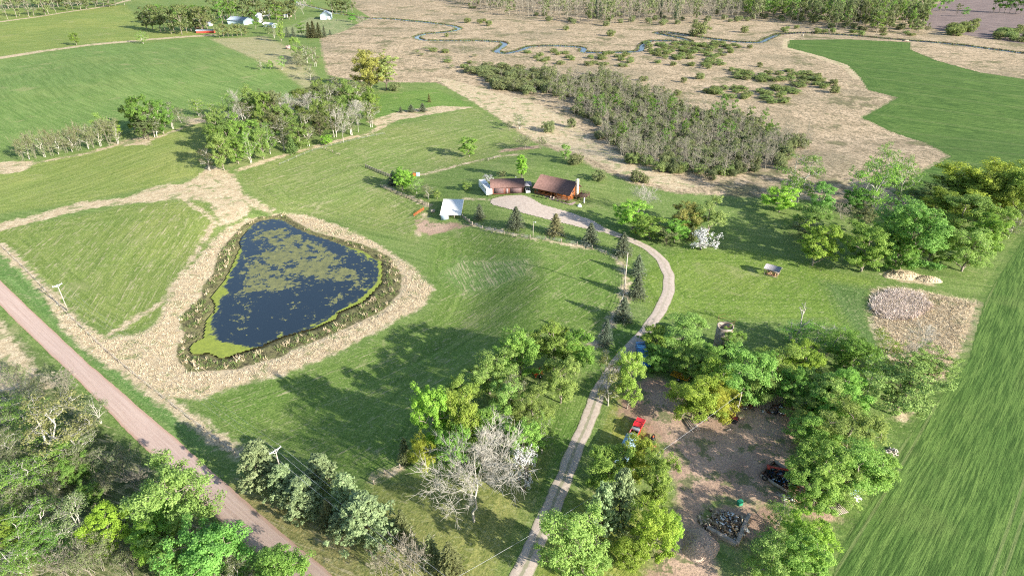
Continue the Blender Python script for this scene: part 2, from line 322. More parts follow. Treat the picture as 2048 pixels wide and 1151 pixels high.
def sdline(X, Y, P, reach=25.0):
    out = np.full(X.shape, reach); bx = (X > P[:, 0].min() - reach) & (X < P[:, 0].max() + reach) & (Y > P[:, 1].min() - reach) & (Y < P[:, 1].max() + reach)
    x = X[bx]; y = Y[bx]; d2 = np.full(x.shape, reach * reach)
    for i in range(len(P) - 1):
        ax, ay = P[i]; cx, cy = P[i + 1]; ex, ey = cx - ax, cy - ay; L = ex * ex + ey * ey + 1e-9
        k = np.clip(((x - ax) * ex + (y - ay) * ey) / L, 0, 1); d2 = np.minimum(d2, (x - ax - k * ex) ** 2 + (y - ay - k * ey) ** 2)
    out[bx] = np.sqrt(d2); return out
def crop(ox, oy, sc, pts): return [(ox + a / sc, oy + b / sc) for a, b in pts]
PP = {}
PP['pond'] = crop(350, 420, 3.196, [(640,45),(700,60),(780,110),(870,150),(1000,190),(1130,235),(1220,260),(1290,310),(1330,320),(1335,400),(1330,460),(1250,550),(1200,590),(1050,655),(1040,690),(880,760),(720,800),(640,830),(560,870),(440,905),(330,945),(280,950),(200,915),(130,930),(80,910),(80,860),(170,810),(190,690),(240,650),(245,600),(215,550),(290,470),(330,400),(360,340),(390,270),(410,235),(400,200),(440,140),(470,100),(540,60)])
PP['clear'] = crop(350, 420, 3.196, [(640,50),(780,118),(1130,255),(1275,330),(1285,400),(1262,470),(1150,575),(1025,635),(950,700),(800,770),(700,790),(560,858),(430,845),(300,820),(250,780),(260,690),(310,600),(300,570),(370,520),(340,480),(370,400),(420,330),(445,250),(425,210),(450,140),(540,68)])
PP['patch'] = crop(350, 420, 3.196, [(480,120),(560,90),(750,100),(1000,220),(1280,380),(1260,450),(1150,560),(950,640),(920,560),(1100,480),(900,465),(720,505),(650,550),(500,545),(430,600),(300,660),(270,640),(370,520),(380,380),(520,250)])
PP['reed'] = crop(350, 420, 3.196, [(620,30),(700,15),(790,75),(900,135),(1000,160),(1200,210),(1380,290),(1460,410),(1450,520),(1350,630),(1200,710),(900,840),(750,890),(700,935),(550,970),(400,1020),(200,1030),(70,1035),(5,960),(-5,880),(50,800),(15,700),(55,640),(150,560),(170,480),(235,400),(265,280),(325,200),(425,95),(540,35)])
marsh = [(735,-80),(700,10),(740,35),(690,62),(640,75),(645,110),(655,150),(720,163),(800,165),(870,165),(905,180),(950,205),(1010,245),(1055,278),(1110,300),(1190,335),(1270,368),(1350,385),(1480,393),(1600,397),(1750,420),(1900,420),(2600,300),(2600,-80)]
cropN = [(1578,80),(1700,79),(1820,85),(1822,100),(1870,120),(1960,145),(2048,158),(2600,215),(2600,420),(2048,385),(1900,420),(1780,385),(1830,350),(1898,312),(1850,285),(1780,262),(1722,235),(1795,195),(1735,180),(1720,155),(1695,130),(1640,112),(1575,95)]
cropS = [(2070,430),(2005,530),(1965,590),(1950,640),(1928,720),(1880,780),(1820,850),(1775,905),(1745,960),(1722,1010),(1690,1050),(1662,1110),(1640,1200),(1640,1700),(2800,1700),(2800,380),(2100,390)]
plough = [(1840,30),(1890,0),(1905,-70),(2600,-70),(2600,110),(2048,88),(1960,75),(1880,62),(1850,50)]
tanP = [(462,452),(505,434),(560,427),(610,428),(680,452),(760,490),(830,537),(869,578),(845,614),(780,647),(690,697),(600,737),(520,762),(440,782),(390,802),(330,792),(270,762),(200,722),(160,692),(105,627),(92,598),(125,612),(160,645),(220,674),(270,668),(312,650),(324,620),(350,562),(400,512),(430,472)]
tans = [tanP,
 [(-400,510),(-20,450),(60,432),(160,404),(250,396),(310,372),(370,368),(400,350),(415,330),(455,342),(470,350),(502,425),(460,448),(440,450),(430,430),(415,402),(360,398),(250,408),(180,416),(100,436),(30,455),(-20,468),(-400,525)],
 [(462,362),(487,388),(548,418),(540,427),(500,412),(478,398)],
 [(-300,350),(-20,328),(20,323),(66,321),(60,337),(20,347),(-300,372)],
 [(735,243),(800,222),(880,212),(950,214),(880,226),(800,240),(765,256)], [(1742,578),(1800,572),(1880,588),(1952,603),(1930,690),(1890,760),(1840,765),(1800,740),(1760,690),(1742,640)],
 [(1755,545),(1800,538),(1872,558),(1866,572),(1800,564)], [(-300,640),(0,640),(30,680),(70,740),(115,770),(60,790),(-300,760)],
 [(610,640),(640,640),(640,642)], [(870,155),(905,160),(1010,190),(1060,200),(1110,225),(1150,250),(1200,290),(1290,330),(1400,372),(1350,380),(1250,350),(1150,305),(1060,275),(950,205),(905,180)],
 [(1790,815),(1830,825),(1815,845),(1785,838)], [(220,285),(300,272),(300,290),(240,292)], [(370,240),(400,235),(420,240),(380,252)], [(1185,690),(1215,640),(1212,700)]]
tanlines = [([(0,490),(60,548),(110,600),(160,655),(215,705),(270,755),(330,800),(400,850),(470,905)], 1.6), ([(60,327),(180,305),(240,288),(300,280),(340,266),(380,250),(410,242)], 1.5),
 ([(478,340),(550,316),(640,291),(735,268),(770,250)], 1.7), ([(840,350),(900,335),(950,322),(1000,312),(1030,310)], 1.0), ([(0,116),(80,103),(200,88),(300,79),(400,72),(430,70)], 6),
 ([(0,44),(60,36),(180,18),(260,0)], 4), ([(440,262),(560,230),(620,200)], 2), ([(360,395),(430,440),(330,600),(220,668)], 1.0), ([(1240,520),(1252,560),(1245,610),(1225,640),(1205,670),(1190,690)], 1.2), ([(945,450),(1060,476),(1200,500),(1240,520)], .7),
 ([(1900,700),(1925,690),(1950,605)], 2.0), ([(770,372),(800,388),(858,410)], .9), ([(745,955),(800,938)], 1.0), ([(1578,78),(1575,96),(1640,114),(1700,135),(1722,158)], 5), ([(835,470),(850,430)], 1.2), ([(930,398),(975,399)], .5)]
dirts = [[(1262,778),(1240,800),(1236,830),(1285,845),(1325,890),(1345,950),(1352,1020),(1335,1080),(1290,1151),(1290,1300),(1470,1300),(1425,1100),(1400,1035),(1430,1000),(1560,1008),(1640,1050),(1680,1040),(1620,985),(1590,900),(1600,830),(1560,795),(1490,785),(1430,830),(1370,800),(1320,755),(1290,752)],
 [(835,440),(870,445),(925,447),(940,452),(900,460),(862,470),(832,460)], [(1410,1010),(1560,1010),(1560,1060),(1500,1090),(1420,1080)], [(1000,300),(1080,290),(1080,296),(1000,305)]]
parcels = [  # (outline, tint, dry)
 ([(-600,118),(0,112),(200,85),(420,68),(300,55),(285,45),(250,10),(-600,60)], (.15,.225,.06), .25), ([(-600,140),(0,118),(200,92),(420,75),(520,118),(612,185),(560,200),(430,215),(350,240),(230,262),(30,300),(-600,400)], (.115,.21,.06), .12),
 ([(-600,390),(60,328),(240,288),(380,250),(415,250),(400,350),(310,372),(160,405),(-600,500)], (.16,.235,.065), .35), ([(-40,465),(0,458),(250,412),(360,400),(415,405),(430,450),(400,505),(345,565),(318,635),(270,665),(215,668),(150,635),(100,590),(0,490)], (.135,.21,.055), .5),
 ([(478,350),(560,315),(770,255),(950,215),(1060,275),(1050,310),(840,350),(780,350),(810,380),(880,415),(850,440),(830,480),(700,450),(600,425),(540,418)], (.13,.205,.06), .5),
 ([(400,800),(560,755),(700,705),(860,625),(882,580),(855,540),(870,480),(930,455),(1060,475),(1200,510),(1243,570),(1235,620),(1190,680),(1130,660),(1000,700),(870,800),(800,910),(750,950),(600,910),(440,865)], (.105,.19,.045), .42),
 ([(695,195),(870,178),(950,212),(770,248),(700,240)], (.10,.2,.045), .15), ([(420,78),(530,72),(590,100),(640,160),(620,185),(560,140),(500,115)], (.2,.235,.11), .75),
 ([(880,550),(920,515),(1062,515),(1062,550),(1000,572),(930,590)], (.11,.2,.06), .6), ([(620,35),(700,40),(720,60),(650,75),(570,75),(560,60)], (.11,.19,.07), .7),
 ([(1260,560),(1350,500),(1500,500),(1750,560),(1740,700),(1650,640),(1450,640),(1320,640)], (.125,.215,.045), .12), ([(1640,560),(1745,575),(1740,640),(1800,740),(1740,720),(1700,660)], (.085,.16,.05), .1),
 ([(1225,830),(1255,760),(1300,830),(1310,900),(1200,900)], (.19,.235,.055), .3), ([(1120,740),(1230,640),(1330,650),(1180,850),(1060,1000)], (.095,.185,.045), .1),
 ([(470,960),(700,1040),(760,1151),(640,1300),(560,1100),(430,1000)], (.2,.22,.09), .55), ([(740,960),(900,950),(1100,900),(1000,1151),(900,1300),(760,1300),(720,1060)], (.17,.215,.07), .3), ([(1060,1150),(1140,1000),(1330,1000),(1300,1151),(1250,1400),(1000,1400)], (.15,.22,.05), .2),
 ([(-500,680),(0,640),(200,850),(320,930),(520,1150),(560,1400),(-500,1400)], (.075,.115,.045), .6), ([(0,620),(0,560),(200,750),(380,900),(470,900),(400,850),(330,800),(215,700),(110,600),(20,500),(-60,500)], (.10,.2,.06), .35),
 ([(1900,40),(1850,62),(1960,90),(2200,110),(2200,130),(1850,90)], (.14,.19,.06), .5), ([(1470,295),(1520,300),(1530,320)], (.14,.2,.06), .3), ([(1840,100),(1930,105),(1940,130),(1880,130)], (.13,.19,.06), .6)]
pdir = {0: ((0, 90), (300, 62)), 1: ((60, 150), (300, 290)), 2: ((0, 420), (380, 300)), 3: ((300, 640), (420, 440)), 4: ((500, 350), (900, 250)), 5: ((560, 755), (860, 625)), 6: ((700, 235), (940, 205)), 8: ((940, 520), (965, 585)), 10: ((1300, 640), (1500, 560)), 13: ((1200, 750), (1100, 950)), 16: ((1100, 1100), (1200, 1000))}
ys = [-300, -150, -50, 10, 35]; y = 50.0
while y < 1250: ys.append(y); y *= 1.0047
ys += [1260, 1400, 1700, 2200, 3000, 4500, 7000, 11000]; ys = np.array(ys); NX = 820
tt = np.linspace(-1, 1, NX); half = np.where(ys > 50, ys * .98 + 45, 110)
GX = tt[None, :] * half[:, None]; GY = np.repeat(ys[:, None], NX, 1); X = GX.ravel(); Y = GY.ravel()
Z = hgt(X, Y)
D = {k: sdpoly(X, Y, WP(PP[k])) for k in ('pond', 'reed')}
Z = Z - 1.3 * sm(-1.5, 4, D['pond']) - .25 * sm(-4, 3, D['reed'])
def wd(v, wide): return np.clip(.5 + v / (2 * wide), 0, 1)
A = {}
sM = sdpoly(X, Y, WP(marsh), 40); sCN = sdpoly(X, Y, WP(cropN), 60); sCS = sdpoly(X, Y, WP(cropS), 60); sC = np.maximum(sCN, sCS)
A['marsh'] = wd(sM, 4); A['crop'] = wd(sC, 1.5); A['plough'] = wd(sdpoly(X, Y, WP(plough)), 2); A['mud'] = wd(D['reed'] - .5, 1.5)
sT = np.full(X.shape, -25.)
for p in tans: sT = np.maximum(sT, sdpoly(X, Y, WP(p)))
for p, ww in tanlines: sT = np.maximum(sT, (ww - sdline(X, Y, WP(p))) * 1.0)
A['tan'] = wd(sT, 3.2)
sD = np.full(X.shape, -25.)
for p in dirts: sD = np.maximum(sD, sdpoly(X, Y, WP(p)))
A['dirt'] = wd(sD, 3.0)
tint = np.tile(np.array([.18, .25, .075]), (len(X), 1)); dry = np.full(X.shape, .3); row = X * .35 + Y * .9 + 6 * np.sin(X * .02) ; edge = np.full(X.shape, 60.); pid = np.full(X.shape, -1)
for i, (p, c, dr) in enumerate(parcels):
    s = sdpoly(X, Y, WP(p), 70); f = sm(-2, 2, s)[:, None]; tint = tint * (1 - f) + np.array(c) * np.array([1.55, 1.27, 1.3]) * f; dry = dry * (1 - f[:, 0]) + dr * f[:, 0]
    ins = s > 0; pid[ins] = i; edge[ins] = s[ins]
    if i in pdir:
        a, b = W(*pdir[i][0]), W(*pdir[i][1]); d = (b - a)[:2]; d /= np.hypot(*d); row[ins] = (-X[ins] * d[1] + Y[ins] * d[0]) + 5 * np.sin((X[ins] * d[0] + Y[ins] * d[1]) * .022)
cd = (W(1690, 1100) - W(1960, 660))[:2]; cd /= np.hypot(*cd); rs = -X * cd[1] + Y * cd[0]
row = np.where(sCS > 0, rs * 1.3 + 5 * np.sin((X * cd[0] + Y * cd[1]) * .014), row); row = np.where(sCN > 0, X * .5 + Y * .6 + 6 * np.sin(Y * .02), row); edge = np.where(sC > 0, np.maximum(sC, 0) , edge)
A.update(dry=dry, row=row, edge=edge)
NY = len(ys); idx = np.arange(NY * NX).reshape(NY, NX); Q = np.stack([idx[:-1, :-1], idx[:-1, 1:], idx[1:, 1:], idx[1:, :-1]], -1).reshape(-1, 4)
def qm(a): return a[Q].mean(1)
cls = np.zeros(len(Q), int); cls[qm(A['marsh']) > .5] = 1; cls[qm(A['tan']) > .5] = 2
fieldp = [0, 1, 2, 3, 4, 5, 6]
qp = pid[Q[:, 0]]
for k, f in enumerate(fieldp): cls[(qp == f) & (cls == 0)] = 10 + k
cls[(qm(sCN) > 0)] = 3; cls[(qm(sCS) > 0)] = 4; cls[qm(A['plough']) > .5] = 5; cls[qm(A['dirt']) > .5] = 6; cls[(qm(D['reed']) > 0)] = 7
nm = {0: 'ground', 1: 'marsh', 2: 'dry_grass_ground', 3: 'field', 4: 'field', 5: 'ploughed_field', 6: 'dirt_ground', 7: 'pond_bed'}; V = np.c_[X, Y, Z]
for c in np.unique(cls):
    q = Q[cls == c]; u, inv = np.unique(q, return_inverse=True); q2 = inv.reshape(-1, 4)
    at = {k: ('POINT', 'FLOAT', v[u]) for k, v in A.items()}; at['tint'] = ('POINT', 'FLOAT_COLOR', np.c_[tint[u], np.ones(len(u))])
    tag(mk(nm.get(c, 'field'), V[u], [q2], M['ground'], smooth=True, attrs=at), kind='structure')
# ---- roads
def strip(name, L, R, mat, step, cross, dz, taper=None, extra=None):
    """L, R world edge polylines, same direction"""
    def rs(P, n):
        d = np.r_[0, np.cumsum(np.hypot(*np.diff(P, axis=0).T))]; k = np.linspace(0, d[-1], n); return np.c_[np.interp(k, d, P[:, 0]), np.interp(k, d, P[:, 1])], d[-1]
    n = int(max(np.hypot(*np.diff(L, axis=0).T).sum(), 1) / step); a, len_ = rs(L, n); b, _ = rs(R, n)
    r = np.random.RandomState(3); ks = np.ones(7) / 7; ja = np.convolve(r.normal(0, .3, n + 6), ks, 'valid'); jb = np.convolve(r.normal(0, .3, n + 6), ks, 'valid')
    d = (b - a); d /= np.hypot(*d.T)[:, None]; a = a + d * ja[:, None]; b = b + d * jb[:, None]
    s = np.linspace(0, 1, cross); P = a[:, None] * (1 - s)[None, :, None] + b[:, None] * s[None, :, None]
    ac = np.tile(s * 2 - 1, n); al = np.repeat(np.linspace(0, len_, n), cross); P = P.reshape(-1, 2)
    z = hgt(P[:, 0], P[:, 1]) + dz - .05 * np.abs(ac) ** 4; ix = np.arange(n * cross).reshape(n, cross); q = np.stack([ix[:-1, :-1], ix[:-1, 1:], ix[1:, 1:], ix[1:, :-1]], -1).reshape(-1, 4)
    at = {'across': ('POINT', 'FLOAT', ac), 'along': ('POINT', 'FLOAT', al)}
    if extra is not None: at['strip'] = ('POINT', 'FLOAT', extra(al))
    return tag(mk(name, np.c_[P, z], [q], mat, smooth=True, attrs=at), kind='structure')
def offs(P, wv):
    t = np.gradient(P, axis=0); t /= np.hypot(*t.T)[:, None]; nrm = np.c_[-t[:, 1], t[:, 0]]; return P + nrm * wv, P - nrm * wv
def smooth_line(P, n=120):
    P = np.array(P, float); d = np.r_[0, np.cumsum(np.hypot(*np.diff(P, axis=0).T))]; k = np.linspace(0, d[-1], n); Q_ = np.c_[np.interp(k, d, P[:, 0]), np.interp(k, d, P[:, 1])]
    for _ in range(8): Q_[1:-1] = (Q_[:-2] + 2 * Q_[1:-1] + Q_[2:]) / 4
    return Q_
Lr = smooth_line(WP([(-500,205),(-200,405),(0,611),(146,750),(303,912),(432,1032),(488,1082),(560,1151),(700,1290)])); Rr = smooth_line(WP([(-500,175),(-200,362),(0,560),(200,748),(387,906),(571,1070),(667,1153),(790,1262)]))
strip('road', Rr, Lr, M['road'], .8, 15, .12)
dl = smooth_line(WP([(985,1260),(1043,1151),(1080,1065),(1112,1000),(1145,910),(1172,850),(1202,775),(1238,720),(1290,665),(1318,625),(1337,585),(1339,552),(1324,520),(1295,495),(1250,475),(1200,457),(1160,443)]), 200)
dL, dR = offs(dl, 1.75); tl = np.hypot(*np.diff(dl, axis=0).T).sum()
strip('driveway', dL, dR, M['drive'], .7, 11, .1, extra=lambda al: .35 + .65 * (1 - sm(tl * .38, tl * .5, al)))
def sheet(name, poly, mat, dz, step=.7, label=None, attrs=None, flat=None, kind='structure'):
    """a draped sheet: grid cells clipped to the outline"""
    P = poly; x0, y0 = P.min(0) - .01; x1, y1 = P.max(0) + .01; nx = int((x1 - x0) / step) + 2; ny = int((y1 - y0) / step) + 2
    gx, gy = np.meshgrid(np.linspace(x0, x1, nx), np.linspace(y0, y1, ny)); gx = gx.ravel(); gy = gy.ravel(); s = sdpoly(gx, gy, P, 8)
    ix = np.arange(nx * ny).reshape(ny, nx); q = np.stack([ix[:-1, :-1], ix[:-1, 1:], ix[1:, 1:], ix[1:, :-1]], -1).reshape(-1, 4); q = q[(s[q] > 0).any(1)]
    for i in np.unique(q)[s[np.unique(q)] < 0]:
        best = None
        for k in range(len(P)):
            a, b = P[k], P[(k + 1) % len(P)]; e = b - a; t_ = min(1, max(0, float(np.dot([gx[i] - a[0], gy[i] - a[1]], e) / (e @ e + 1e-9)))); c_ = a + e * t_; dd = (gx[i] - c_[0]) ** 2 + (gy[i] - c_[1]) ** 2
            if best is None or dd < best[0]: best = (dd, c_)
        gx[i], gy[i] = best[1]
    u, inv = np.unique(q, return_inverse=True); z = (hgt(gx[u], gy[u]) if flat is None else 0 * gx[u] + flat) + dz
    at = {k: ('POINT', 'FLOAT', f(gx[u], gy[u])) for k, f in (attrs or {}).items()}
    return tag(mk(name, np.c_[gx[u], gy[u], z], [inv.reshape(-1, 4)], mat, smooth=True, attrs=at), kind=kind)
pad = WP([(975,403),(984,396),(1008,391),(1045,389),(1062,394),(1088,409),(1136,422),(1190,441),(1222,462),(1205,467),(1160,456),(1110,444),(1050,429),(1008,417),(984,411)])
sheet('gravel_yard', pad, M['drive'], .1, .6, attrs={'across': lambda x, y: np.clip(1 - sdpoly(x, y, pad, 8) / 2.2, 0, 1) ** 2 * 1.0, 'strip': lambda x, y: 0 * x})
sheet('patio', WP([(1137,406),(1158,399),(1163,394),(1165,398),(1148,412),(1140,412),(1094,399),(1076,390),(1080,389),(1110,396)]), M['paver'], .14, .3)
pw = WP(PP['pond'], 0.0); cl_ = WP(PP['clear'], 0.0); pa_ = WP(PP['patch'], 0.0)
sheet('water', pw, M['pond'], -.12, .6, flat=0, attrs={'rim': lambda x, y: np.clip(.46 - sdpoly(x, y, cl_, 8) / 3.6, 0, 1), 'patch': lambda x, y: np.clip(.5 + sdpoly(x, y, pa_, 8) / 10, .42, 1)})
rivs = [[(560,-12),(600,8),(640,18),(665,26),(690,30),(720,36),(780,38),(850,45),(905,52),(922,58),(900,64),(850,68),(830,75),(845,81),(900,82),(960,82),(1003,84),(1012,87),(1003,95),(990,104),(1010,108),(1035,103),(1060,93),(1100,92),(1140,93),(1170,96),(1163,105),(1200,106),(1250,105),(1282,103),(1284,92),(1298,82),(1345,82),(1380,87),(1386,84),(1360,76),(1330,71),(1308,66),(1330,64),(1370,70),(1420,78),(1480,85),(1520,86),(1538,77),(1560,68),(1610,66),(1700,71),(1800,80),(1900,88),(2048,107),(2400,150)]]
rl = smooth_line(WP(rivs[0]), 900)
for _ in range(6): rl[1:-1] = (rl[:-2] + 2 * rl[1:-1] + rl[2:]) / 4
a_, b_ = offs(rl, 2.9); strip('river', a_, b_, M['river'], 3, 3, .14)
# ================================================================ PLANTS
def tubeA(pts, rr, n):
    pts = np.asarray(pts, float); d = np.gradient(pts, axis=0); d /= np.linalg.norm(d, axis=1)[:, None] + 1e-9
    up = np.where(np.abs(d[:, 2:3]) > .9, [[1, 0, 0]], [[0, 0, 1]]); a = np.cross(d, up); a /= np.linalg.norm(a, axis=1)[:, None] + 1e-9; b = np.cross(d, a)
    t = np.arange(n) * 2 * np.pi / n; V = pts[:, None] + (a[:, None] * np.cos(t)[None, :, None] + b[:, None] * np.sin(t)[None, :, None]) * np.asarray(rr)[:, None, None]
    m = len(pts); ix = np.arange(m * n).reshape(m, n); q = np.stack([ix[:-1], np.roll(ix[:-1], -1, 1), np.roll(ix[1:], -1, 1), ix[1:]], -1).reshape(-1, 4); return V.reshape(-1, 3), q
class Wood:
    def __init__(s): s.V = []; s.Q = []; s.n = 0
    def add(s, pts, rr, n=5): V, q = tubeA(pts, rr, n); s.V.append(V); s.Q.append(q + s.n); s.n += len(V)
    def get(s): return np.concatenate(s.V), np.concatenate(s.Q)
def limb(R, p0, p1, sag, k=5, wob=.05):
    """a curved limb from p0 to p1"""
    p0 = np.asarray(p0, float); p1 = np.asarray(p1, float); L = np.linalg.norm(p1 - p0); t = np.linspace(0, 1, k)[:, None]; P = p0 + (p1 - p0) * t
    P = P + np.array([0, 0, 1]) * (np.sin(t * np.pi) * sag * L) ; P[1:-1] += R.normal(0, wob * L, (k - 2, 3)); return P
def leaves(R, C, rad, per, size, flat=.75, outw=None, elong=1.0, droop=0):
    """leaf quads in clumps round centres C with radii rad"""
    n = len(C); N = n * per; ci = np.repeat(np.arange(n), per); d = R.normal(0, 1, (N, 3)); d /= np.linalg.norm(d, axis=1)[:, None]
    r = R.uniform(0, 1, N) ** .45; P = C[ci] + d * (r * rad[ci])[:, None] * np.array([1, 1, flat])
    cen = C.mean(0); o = C[ci] - cen; o /= np.linalg.norm(o, axis=1)[:, None] + 1e-6
    nn = d * .55 + o * .35 + np.array([0, 0, .55]) + R.normal(0, .45, (N, 3)); nn /= np.linalg.norm(nn, axis=1)[:, None]
    a = np.cross(nn, R.normal(0, 1, (N, 3))); a /= np.linalg.norm(a, axis=1)[:, None] + 1e-9; b = np.cross(nn, a)
    s = size * R.uniform(.65, 1.25, N)[:, None]; a = a * s * elong; b = b * s * .75; P = P - np.array([0, 0, 1]) * droop * (r * rad[ci])[:, None] ** 2
    V = np.stack([P - a * .5, P + b * .45, P + a * .55, P - b * .45], 1).reshape(-1, 3); q = np.arange(N * 4).reshape(N, 4)
    tone = np.clip(np.repeat(R.uniform(0, 1, n), per) * .6 + R.uniform(0, .4, N), 0, 1); return V, q, tone
def broad(seed, H=12, Wd=9, stems=1, nl=9, sub=5, twigs=2, per=90, leaf=.3, clump=.85, c0=.22, flat=.75, bark_r=.22, wide=.5, gap=.0, lean=0, wood_n=6):
    R = np.random.RandomState(seed); wd_ = Wood(); tips = []; a = Wd / 2; czc = H * (c0 + (1 - c0) * .5); b = H * (1 - c0) * .5
    for s in range(stems):
        ang0 = R.uniform(0, 6.28); off = 0 if stems == 1 else R.uniform(.2, .9); base = np.array([math.cos(ang0) * off, math.sin(ang0) * off, -.2]) * (1 if stems > 1 else 0) + np.array([0, 0, -.3])
        top = np.array([math.cos(ang0) * a * (.45 if stems > 1 else .12), math.sin(ang0) * a * (.45 if stems > 1 else .12), H * R.uniform(.8, .93)])
        T = limb(R, base, top, 0, 8, .018); r0 = bark_r / math.sqrt(stems) * (1.2 if stems > 1 else 1); wd_.add(T, np.linspace(r0, r0 * .18, 8), wood_n)
        tips.append(T[-1]); m = max(2, nl // stems)
        for i in range(m):
            f = c0 * .75 + (1 - c0 * .9) * (i + R.uniform(.1, .9)) / m * .86; f = min(f, .92); k = f * 7; k0 = int(k); P0 = T[k0] * (1 - k + k0) + T[min(k0 + 1, 7)] * (k - k0)
            az = i * 2.4 + R.uniform(-.5, .5) + ang0; z1 = min(H * .97, P0[2] + R.uniform(.08, .26) * H); zz = (z1 - czc) / b; rr = a * math.sqrt(max(.06, 1 - zz * zz)) * R.uniform(.72, 1.0)
            P1 = np.array([math.cos(az) * rr, math.sin(az) * rr, z1]); L1 = limb(R, P0, P1, .06, 6, .035); rb = r0 * (1 - f) * .55 + .05; wd_.add(L1, np.linspace(rb, rb * .3, 6), 4); tips.append(P1)
            for j in range(sub):
                g = R.uniform(.3, .95) * 5; g0 = int(g); Q0 = L1[g0] * (1 - g + g0) + L1[min(g0 + 1, 5)] * (g - g0); dr = R.normal(0, 1, 3); dr[2] = abs(dr[2]) * .6 + .1; dr /= np.linalg.norm(dr)
                Q1 = Q0 + dr * a * R.uniform(.25, .5); e = ((Q1 - [0, 0, czc]) / [a, a, b]); en = np.linalg.norm(e)
                if en > 1: Q1 = np.array([0, 0, czc]) + e / en * [a, a, b]
                L2 = limb(R, Q0, Q1, .05, 4, .05); wd_.add(L2, np.linspace(rb * .35, .02, 4), 3); tips.append(Q1)
                for t_ in range(twigs):
                    h = L2[R.randint(1, 4)]; d3 = R.normal(0, 1, 3); d3[2] = d3[2] * .6 + .2; Q2 = h + d3 / np.linalg.norm(d3) * a * R.uniform(.12, .28); wd_.add([h, (h + Q2) / 2 + R.normal(0, .05, 3), Q2], [.03, .022, .012], 3); tips.append(Q2)
    C = np.array(tips); C = C[C[:, 2] > H * c0 * .8]; C = C[R.uniform(0, 1, len(C)) > gap]; wv, wq = wd_.get()
    if not per: return wv, wq, None
    rad = clump * R.uniform(.55, 1.25, len(C)); return wv, wq, leaves(R, C, rad, per, leaf, flat)
def bare(seed, H=12, Wd=8, stems=1, nl=12, sub=6, tw=5, r0=.2, leaf=0, thick=1.0):
    R = np.random.RandomState(seed); wd_ = Wood(); tips = []
    for s in range(stems):
        ang = R.uniform(0, 6.28); off = .8 * (stems > 1); base = np.array([math.cos(ang) * off, math.sin(ang) * off, -.3]); top = np.array([math.cos(ang) * Wd * (.3 if stems > 1 else .06), math.sin(ang) * Wd * (.3 if stems > 1 else .06), H * R.uniform(.85, 1)])
        T = limb(R, base, top, 0, 8, .02); wd_.add(T, np.linspace(r0, r0 * .15, 8), 5)
        for i in range(max(3, nl // stems)):
            f = R.uniform(.25, .95); k = f * 7; k0 = int(k); P0 = T[k0] * (1 - k + k0) + T[min(k0 + 1, 7)] * (k - k0); az = i * 2.4 + R.uniform(-.4, .4); Lh = Wd * .5 * R.uniform(.6, 1) * math.sin(math.pi * min(.93, f * .85 + .12)) ** .6
            P1 = np.array([P0[0] + math.cos(az) * Lh, P0[1] + math.sin(az) * Lh, min(H, P0[2] + Lh * R.uniform(.3, .9))]); L1 = limb(R, P0, P1, .08, 6, .05); rb = r0 * (1 - f * .8) * .5 * thick; wd_.add(L1, np.linspace(rb, rb * .3, 6), 4)
            for j in range(sub):
                h = L1[R.randint(1, 6)]; d = (P1 - P0) / np.linalg.norm(P1 - P0) + R.normal(0, .6, 3); d[2] += .25; d /= np.linalg.norm(d); Q1 = h + d * Lh * R.uniform(.3, .6); L2 = limb(R, h, Q1, .05, 4, .07); wd_.add(L2, np.linspace(rb * .4, .025 * thick, 4), 3)
                for q in range(tw):
                    h2 = L2[R.randint(1, 4)]; d3 = d + R.normal(0, .7, 3); d3 /= np.linalg.norm(d3); Q2 = h2 + d3 * Lh * R.uniform(.12, .3); wd_.add([h2, Q2], [.028 * thick, .013 * thick], 3); tips.append(Q2)
    wv, wq = wd_.get(); lv = None
    if leaf: C = np.array(tips)[::1]; lv = leaves(R, C, np.full(len(C), .35), leaf, .17, 1)
    return wv, wq, lv
